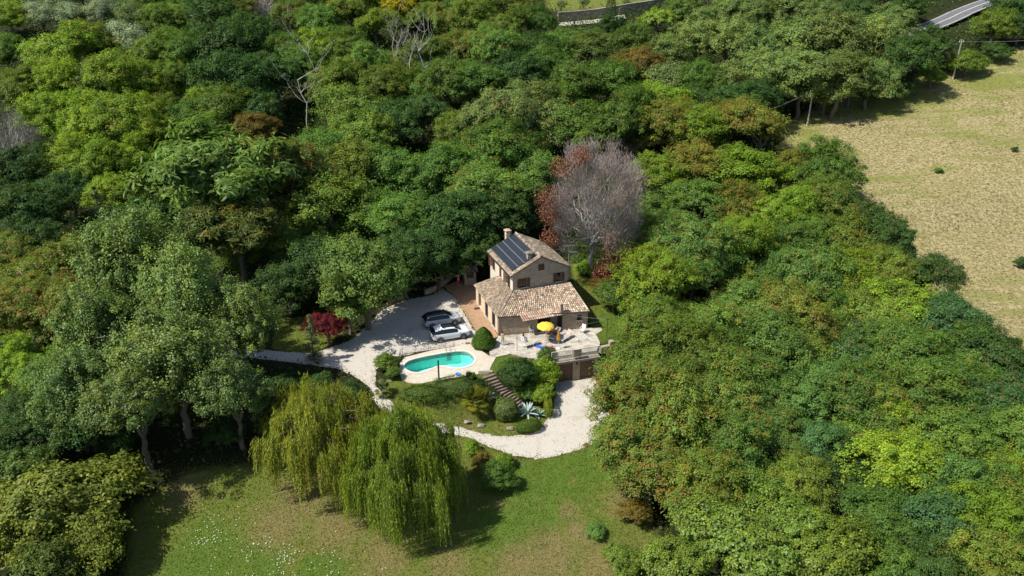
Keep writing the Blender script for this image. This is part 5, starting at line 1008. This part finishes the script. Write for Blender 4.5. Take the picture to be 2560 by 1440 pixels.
# fan palms, agave, yucca
def fronds(name, label, cat, loc, n, L0, seed, tint, h=0.6, w=.5, fan=True):
    rs = np.random.RandomState(seed); rnd = random.Random(seed); root = empty(name, loc, label, cat); C = []; A = []; Nn = []; Ln = []; Wd = []; st = MB()
    for i in range(n):
        an = rnd.uniform(0, 6.28); el = rnd.uniform(-.25, 1.35); l = L0 * rnd.uniform(.7, 1.1); d = Vector((math.cos(an) * math.cos(el), math.sin(an) * math.cos(el), math.sin(el))); b = Vector((0, 0, h)); hub = b + d * l * .6 - UP * .06 * l
        st.tube([b, b.lerp(hub, .5) + UP * .04, hub], [.022, .016, .01], 4, cap=False); s_ = d.cross(UP).normalized(); u_ = s_.cross(d)
        for k in range(15):
            t = (k - 7) / 7 * 1.7; q = d * math.cos(t) + s_ * math.sin(t); q = (q - UP * .22).normalized(); ll = l * .48 * (1 - .18 * abs(t)); C.append(hub + q * ll / 2); A.append(q); Nn.append(u_ + s_ * math.sin(t) * .3); Ln.append(ll); Wd.append(.075)
    me = leaf_mesh(name, np.array([tuple(c) for c in C]), np.array([tuple(c) for c in A]), np.array([tuple(c) for c in Nn]), np.array(Ln), np.array(Wd), rs.rand(len(C)), np.ones(len(C)), np.repeat(rs.rand(n), 15), M['leaf'])
    o = bpy.data.objects.new('frond_crown', me); link(o, root); o.color = (*tint, 0); tr_ = MB(); tr_.tube([(0, 0, -.2), (0, 0, h)], [.2, .17], 8); tr_.build('trunk', M['bark'], root, True); st.build('leaf_stalks', M['bark'], root, True)
fronds('fan_palm', 'bushy fan palm with yellow-green fronds left of the clipped round bush', 'palm', G(1188, 1020), 70, 1.75, 1, (.17, .20, .03), .9)
fronds('fan_palm', 'small dark fan palm just below the pool deck edge', 'palm', G(1176, 962), 34, 1.05, 2, (.055, .115, .02), .5)
fronds('fan_palm', 'small pale spiky palm at the end of the upper driveway', 'palm', G(958, 985), 26, 1.15, 3, (.15, .2, .09), .6)
def agave(label, loc, n, L0, seed, tint):
    rnd = random.Random(seed); root = empty('agave', loc, label, 'agave'); m = plain('agave_leaf', tint, .5, .3)
    for i in range(n):
        an = i * 2.4; el = .25 + 1.05 * (i / n); l = L0 * rnd.uniform(.8, 1.1); d = Vector((math.cos(an) * math.cos(el), math.sin(an) * math.cos(el), math.sin(el))); s_ = d.cross(UP).normalized(); u_ = s_.cross(d); mb = MB(); prev = None
        for k in range(6):
            t = k / 5; p = d * l * t - UP * .28 * l * t * t * math.cos(el); w = .13 * (1 - t) ** .6 * (.6 + t) + .004; ring = [p - s_ * w + u_ * w * .45, p, p + s_ * w + u_ * w * .45, p - u_ * .05 * (1 - t)]
            if prev:
                for a_, b_ in ((0, 1), (1, 2), (2, 3), (3, 0)): mb.face([prev[a_], prev[b_], ring[b_], ring[a_]])
            prev = ring
        mb.build('leaf', m, root, True, True)
agave('large blue-grey agave right of the clipped round bush', G(1318, 1035), 22, 1.75, 1, (.33, .42, .38))
agave('smaller green agave between the big agave and the hedge', G(1345, 1040), 16, 1.15, 2, (.15, .24, .18))
agave('pale spiky agave leaning beside the bushy fan palm', G(1222, 995), 14, 1.1, 3, (.30, .36, .28))
# ---- slender conifer
def conifer(label, loc, H, R, seed, tint, name='young_cedar', cat='cedar', n=9000, dens=1):
    rs = np.random.RandomState(seed); nb = 90; root = empty(name, loc, label, cat); bz = rs.rand(nb) ** 1.1; ba = rs.uniform(0, 6.28, nb); bl = R * (1 - bz) ** .8 * rs.uniform(.6, 1.15, nb) + .08; k = rs.randint(0, nb, n); t = rs.rand(n) ** .7
    C = np.stack([np.cos(ba[k]) * bl[k] * t, np.sin(ba[k]) * bl[k] * t, bz[k] * H * .97 + .25 + t * bl[k] * .12], -1) + rs.normal(0, .07, (n, 3)); A = np.stack([np.cos(ba[k]), np.sin(ba[k]), .1 + 0 * t], -1) + rs.normal(0, .4, (n, 3)); nr = rs.normal(0, .5, (n, 3)) + np.array([0, 0, 1])
    me = leaf_mesh(name, C, A, nr, .2 * rs.uniform(.7, 1.3, n), np.full(n, .035), rs.rand(n), np.ones(n), rs.rand(n) * .3, M['leaf']); o = bpy.data.objects.new('crown', me); link(o, root); o.color = (*tint, 0)
    mb = MB(); mb.tube([(0, 0, -.1), (0, 0, H)], [.09, .015], 6)
    for i in range(0, nb, 2): mb.tube([(0, 0, bz[i] * H * .97 + .2), (math.cos(ba[i]) * bl[i], math.sin(ba[i]) * bl[i], bz[i] * H * .97 + .25 + bl[i] * .12)], [.02, .006], 4, cap=False)
    mb.build('trunk', M['bark'], root, True)
conifer('slender pale young cedar in front of the red maple', G(786, 905), 5.6, 1.05, 1, (.16, .22, .10), n=6000)
conifer('dark cone-shaped spruce in the gap left of the largest crown', G(262, 590), 7.5, 2.0, 2, (.05, .10, .05), 'spruce', 'spruce')
def cypress(label, px, py, r, H):
    g_, t = ground(px, py, 0, 0); me = blob('cypress', 5000, f_cone(r, H), .3, .1, M['leaf'], int(px), .3); leafy('cypress', label, 'cypress', g_, me, (.03, .065, .015), 'cypresses at the top edge', (.15, 2), part='crown')
cypress('left of two dark narrow cypresses among the olives, top left', 222, 34, 1.0, 7.5); cypress('right of two dark narrow cypresses among the olives, top left', 297, 42, 1.15, 8.5); cypress('dark narrow cypress in front of the long wall', 1524, 92, 1.9, 11)
# ---- bare trunks
def bare(label, px, py, top, seed, spread=.5, mt='pale_bark', name='bare_tree', nl=9, rad=.12, group=None, twig=True):
    rnd = random.Random(seed); g_, t = ground(px, py); H = (py - top) * t / F / .96; root = empty(name, g_, label, 'bare tree', group); mb = MB()
    stem = limb(mb, (0, 0, -.2), (rnd.gauss(0, .3), rnd.gauss(0, .3), H), rad, .03, rnd, 8, 0); mb.build('trunk', M[mt], root, True, True)
    for i in range(nl):
        k = rnd.randint(3, 7); an = rnd.uniform(0, 6.28); l = H * rnd.uniform(.18, .42); s_ = stem[k]; e = s_ + Vector((math.cos(an) * spread * l, math.sin(an) * spread * l, l * .85)); b = MB(); pts = limb(b, s_, e, .05, .012, rnd, 5, -.05)
        for q in range(6): p_ = pts[rnd.randint(1, 5)]; limb(b, p_, p_ + Vector((rnd.gauss(0, .6), rnd.gauss(0, .6), rnd.uniform(.4, 1.3))), .018, .006, rnd, 3, 0)
        b.build('branch', M[mt], root, True, True)
bare('tall pale bare tree with forked top, standing in the dark gap', 772, 345, 130, 1, .7, nl=12, rad=.16)
bare('leftmost pale bare trunk of the dead group in the back wood', 992, 235, 60, 2, .3, group='bare trunks in the back wood'); bare('forked bare trunk right of the leftmost one in the back wood', 1012, 240, 85, 3, .5, group='bare trunks in the back wood')
bare('thin ivy-footed bare trunk between forked ones in the back wood', 1030, 255, 75, 4, .3, nl=5, group='bare trunks in the back wood'); bare('tallest pale bare trunk at the right of the dead group', 1075, 300, 50, 5, .6, nl=14, rad=.15, group='bare trunks in the back wood')
bare('short broken bare trunk left of the dead group', 945, 215, 140, 6, .4, nl=4, group='bare trunks in the back wood'); bare('tan bare tree near the top edge above the dark wood', 690, 90, -5, 7, .9, nl=14, group='bare trunks in the back wood'); bare('thin grey bare tree beside the tan one near the top', 728, 120, 25, 8, .8, nl=12, group='bare trunks in the back wood')
# ---- twiggy dead trees
def dead(label, px, py, hb_px, r, zr, seed, tint, reds=(), n=20000, name='dead_tree'):
    g_, t = ground(px, py); R = r * t / F; H = hb_px * t / F / .92; root = empty(name, g_, label, 'dead tree'); rs = np.random.RandomState(seed); rnd = random.Random(seed)
    nb = 130; D = sphere_dirs(rs, nb, -.55); ends = D * rs.uniform(.55, .98, nb)[:, None] * np.array([R, R, R * zr]) + np.array([0, 0, H]); k = rs.randint(0, nb, n); base = np.array([0, 0, H - R * zr * .7]); dirv = unit(ends - base)
    C = ends[k] + rs.normal(0, .34, (n, 3)) * R * .26; A = dirv[k] * .8 + np.array([0, 0, .5]) + rs.normal(0, .38, (n, 3)); me = leaf_mesh('dead_twigs', C, A, rs.normal(0, 1, (n, 3)), R * .11 * rs.uniform(.5, 1.4, n), np.full(n, .03), rs.rand(n), np.ones(n), rs.rand(n) * .1, M['twig'])
    o = bpy.data.objects.new('twigs', me); link(o, root); o.color = (*tint, 0); mb = MB(); st = limb(mb, (0, 0, -.2), (0, 0, H - R * zr * .5), .3, .2, rnd, 6, 0)
    for i in range(0, nb, 2): limb(mb, st[rnd.randint(4, 6)], ends[i] * .9 + np.array([0, 0, H]) * .1, .11, .02, rnd, 6, .06)
    mb.build('trunk', M['pale_bark'], root, True, True)
    if reds:
        Cs = []; 
        for dx, dz, rr in reds:
            m_ = 650; c = np.array([dx * R, -.55 * R, H + dz * R]); dd = sphere_dirs(rs, m_, -1); Cs.append(c + dd * (rs.rand(m_) ** .5)[:, None] * rr * R)
        C = np.concatenate(Cs); n_ = len(C); me = leaf_mesh('dead_leaves', C, rs.normal(0, 1, (n_, 3)) - np.array([0, 0, .4]), rs.normal(0, 1, (n_, 3)), .3 * rs.uniform(.6, 1.3, n_), np.full(n_, .09), rs.rand(n_), np.ones(n_), rs.rand(n_) * .2, M['twig']); o = bpy.data.objects.new('dead_leaves', me); link(o, root); o.color = (.22, .085, .05, 0)
dead('big grey twiggy dead tree with red-brown leaf patches behind the house', 1478, 690, 172, 118, 1.36, 1, (.31, .26, .235), [(-1.0, .35, .28), (-.72, .95, .26), (-.95, .0, .24), (-.9, -.5, .24), (.45, -.85, .34), (.2, -1.25, .3), (-.35, 1.2, .22), (.3, -.5, .2)], 42000)
dead('small mauve-grey dead tree above the big one', 1578, 400, 50, 36, 1.3, 2, (.24, .19, .18), [(0, 0, .5)], 5000)
dead('grey dead tree with tangled twigs at the left edge', 45, 440, 70, 78, 1.1, 3, (.23, .21, .2), (), 12000)
dead('drooping grey dead thicket right of the left-edge dead tree', 140, 505, 45, 58, .8, 4, (.17, .155, .15), (), 7000)
dead('tan dead tree top near the upper edge', 655, 80, 50, 40, 1.1, 5, (.33, .26, .19), (), 6000)
dead('bare twiggy tree among the lower right acacias', 1985, 1260, 40, 44, .9, 6, (.24, .21, .18), (), 5000)
# ---- weeping willows
def willow(label, px, py, R, H, seed, tint, ns=62, lobes=None):
    g_ = G(px, py); root = empty('weeping_willow', g_, label, 'willow', 'weeping willows on the meadow'); rs = np.random.RandomState(seed); rnd = random.Random(seed); mb = MB(); st = limb(mb, (0, 0, -.2), (.2, .1, H * .42), .42, .3, rnd, 5, 0); Cs, As, Ns, Vs, Ws, Ls = [], [], [], [], [], []; tw = MB()
    for b in range(ns):
        an = 2.4 * b + rnd.uniform(-.3, .3); q = ((b + .5) / ns) ** .55; rad = R * q * .86 * (1 + .16 * math.sin(3 * an + seed)); zt = H * (1.0 - .42 * q ** 1.7) * rnd.uniform(.78, 1.08); rad *= rnd.uniform(.82, 1.14); s_ = np.array([math.cos(an) * rad, math.sin(an) * rad, zt]); cv = rnd.random(); cw = rnd.random()
        limb(mb, st[-1] + Vector((0, 0, rnd.uniform(-.8, .3))), Vector(s_) - UP * .2, .1, .02, rnd, 6, .16)
        nstr = rnd.randint(22, 56); fall = min(zt - .15, H * rnd.uniform(.42, .8) * (.62 + .45 * q))
        for k in range(nstr):
            p0 = s_ + rs.normal(0, 1, 3) * np.array([.36, .36, .5]) * R * rnd.uniform(.08, .17); ln = fall * rs.uniform(.25, 1.0); o_ = np.array([math.cos(an), math.sin(an), 0]) * rs.uniform(.05, .5) * (.3 + q) + rs.normal(0, .16, 3); m_ = int(ln / .13) + 3; t = (np.arange(m_) + rs.rand(m_)) / m_
            z = p0[2] + .35 * np.sin(t * 1.6) * (t < .5) - ln * t ** 1.15; z = np.maximum(z, .05); P = np.stack([p0[0] + o_[0] * np.sqrt(t), p0[1] + o_[1] * np.sqrt(t), z], -1) + rs.normal(0, .035, (m_, 3)); Cs.append(P); a_ = np.zeros((m_, 3)); a_[:, 2] = -1; a_[:, :2] = o_[:2] * .3; As.append(a_ + rs.normal(0, .28, (m_, 3))); Ns.append(rs.normal(0, .7, (m_, 3)) + np.array([math.cos(an), math.sin(an), .5])); Vs.append(np.full(m_, cv * .45 + rs.rand() * .3) + rs.rand(m_) * .25); Ws.append(np.full(m_, cw * .6 + rs.rand() * .3))
    C = np.concatenate(Cs); n = len(C); me = leaf_mesh('willow_leaves', C, np.concatenate(As), np.concatenate(Ns), .30 * rs.uniform(.7, 1.3, n), np.full(n, .06), np.concatenate(Vs), np.ones(n), np.concatenate(Ws), M['leaf']); o = bpy.data.objects.new('crown', me); link(o, root); o.color = (*tint, 0); mb.build('trunk', M['bark'], root, True, True)
willow('left weeping willow, yellower and wider, with bare twigs showing', 812, 1160, 6.2, 7.7, 1, (.275, .325, .06), 100)
willow('right weeping willow, greener and taller, hanging down to the grass', 1012, 1278, 5.5, 9.8, 5, (.205, .30, .05), 110)
# ---- small growth nobody could count
M['grass'] = leaf_material('grass_blades', .3, .0, (.36, .26, .12), (.42, .34, .17))
def scatter(name, n, box, mask, L0, W0, tint, seed, h0=.02, h1=.2, afn=None, m=None, upright=1.0):
    rs = np.random.RandomState(seed); x = rs.uniform(box[0], box[1], n); y = rs.uniform(box[2], box[3], n); k = rs.rand(n) < mask(x, y); x, y = x[k], y[k]; n = len(x); z = terr(x, y) + rs.uniform(h0, h1, n); A = rs.normal(0, 1, (n, 3)); A[:, 2] = np.abs(A[:, 2]) * upright + .2 * upright
    me = leaf_mesh(name, np.stack([x, y, z], -1), A, rs.normal(0, 1, (n, 3)) + np.array([0, 0, .8]), L0 * rs.uniform(.6, 1.5, n), W0 * rs.uniform(.6, 1.5, n), rs.rand(n), (afn(x, y) + rs.normal(0, .22, n)) if afn is not None else np.ones(n), rs.rand(n) * .6, m or M['grass']); o = link(bpy.data.objects.new(name, me)); o.color = (*tint, .5); return tag(o, kind='stuff')
PAV = [DRIVE, LOWDRIVE, TERR, DECK, PATH, SLABS]
HOUSEPOLY = [(-4.8, 79.3), (9, 80.8), (7, 92), (-5, 93)]
RL = [G(2235, 110), G(2310, 78), G(2400, 38), G(2480, 8), G(2560, -20), G(2640, -50)]
def offpave(x, y, marg=.1):
    k = np.ones(len(x), bool)
    for p in PAV + [HOUSEPOLY]: k &= sdist(p, x, y) < marg
    for i in range(5):
        a_, b_ = RL[i], RL[i + 1]; k &= sdist([(a_.x, a_.y), (b_.x, b_.y), (b_.x, b_.y + .01)], x, y) < -5 if marg < 0 else True
    k &= ~((x > 2.0) & (x < 10.2) & (y > 69) & (y < 78)); return k
DRYS = [(760, 1235, 90), (850, 1300, 110), (700, 1310, 90), (960, 1380, 80), (1010, 1330, 40), (1420, 1275, 36), (1380, 1390, 100), (1290, 1410, 80), (1450, 1330, 50), (1500, 1410, 70), (1245, 1255, 26), (1560, 1260, 60), (460, 1230, 60)]
lawnm = lambda x, y: np.maximum.reduce([soft(MEADOW, x, y, 3), soft(BANK, x, y, .5), soft(SIDELAWN, x, y, 1.5), soft(LEFTLAWN, x, y, .8)])
tag(scatter('grass', 170000, (-34, 24, 44, 96), lambda x, y: lawnm(x, y) * offpave(x, y), .17, .05, (.13, .185, .03), 11, .0, .1, lambda x, y: 1.05 - .6 * spots(DRYS, x, y) - .22 * np.sin(x * .9) * np.sin(y * .8 + x * .3)), kind='stuff')
scatter('undergrowth', 150000, (-112, 132, 44, 235), lambda x, y: (1 - lawnm(x, y) > .6) * (1 - soft(FIELD, x, y, 6)) * offpave(x, y, -.3) * (1 - soft(UPSLOPE, x, y, 3)) * np.clip(1.25 - (y - 44) / 260, .3, 1), .42, .22, (.05, .085, .018), 12, .05, .9, None, M['leaf'], .5)
scatter('underbrush', 170000, (-125, 150, 92, 245), lambda x, y: (1 - lawnm(x, y) > .6) * (1 - soft(FIELD, x, y, 6)) ** 4 * offpave(x, y, -2.5) * (1 - soft(UPSLOPE, x, y, 3)) * (np.hypot(x - 1.95, y - 88.5) > 11) * (.35 + .65 * (np.sin(x * .5) * np.sin(y * .45 + x * .2) > -.2)), .55, .26, (.062, .115, .022), 14, .2, 2.6, None, M['leaf'], .4)
scatter('field_stubble', 60000, (25, 130, 60, 190), lambda x, y: soft(FIELD, x, y, 6) ** 3, .34, .14, (.24, .21, .085), 13, .0, .07, lambda x, y: .25 + .5 * np.clip(np.sin(x * .35 + y * .5) * np.sin(x * .15 - y * .3), -.5, 1) + soft(FIELDGREEN, x, y, 14) * .6, None, .25)
EDGE = lambda P: (lambda x, y: np.exp(-(sdist(P, x, y) / .42) ** 2) * .9 + .05 * (sdist(P, x, y) > 0))
scatter('drive_weeds', 60000, (-32, 14, 60, 92), lambda x, y: np.maximum(EDGE(DRIVE)(x, y), EDGE(LOWDRIVE)(x, y)) * (sdist(DECK, x, y) < 0) * (sdist(TERR, x, y) < 0), .15, .06, (.12, .15, .035), 21, .05, .12, lambda x, y: .35 + 0 * x)
fl = plain('white_petals', (.8, .8, .74), .8, .1)
def flowers():
    rs = np.random.RandomState(5); C = []
    for px, py, r, n in [(520, 1345, 34, 120), (640, 1370, 26, 50), (720, 1390, 30, 70), (800, 1425, 60, 80), (600, 1300, 60, 30), (520, 1290, 40, 16), (900, 1430, 60, 26), (560, 1420, 60, 60), (680, 1430, 60, 70)]:
        g_, t = ground(px, py); R = r * t / F
        for i in range(n): (i % 2) or C.append((g_.x + rs.normal(0, R * .6), g_.y + rs.normal(0, R * .8)))
    C = np.array(C); n = len(C); P = np.stack([C[:, 0], C[:, 1], terr(C[:, 0], C[:, 1]) + .14], -1); me = leaf_mesh('wildflowers', P, rs.normal(0, 1, (n, 3)) * np.array([1, 1, .2]), rs.normal(0, .3, (n, 3)) + np.array([0, 0, 1]), .085, .07, rs.rand(n), np.ones(n), np.zeros(n), fl); tag(link(bpy.data.objects.new('wildflowers', me)), kind='stuff')
flowers()
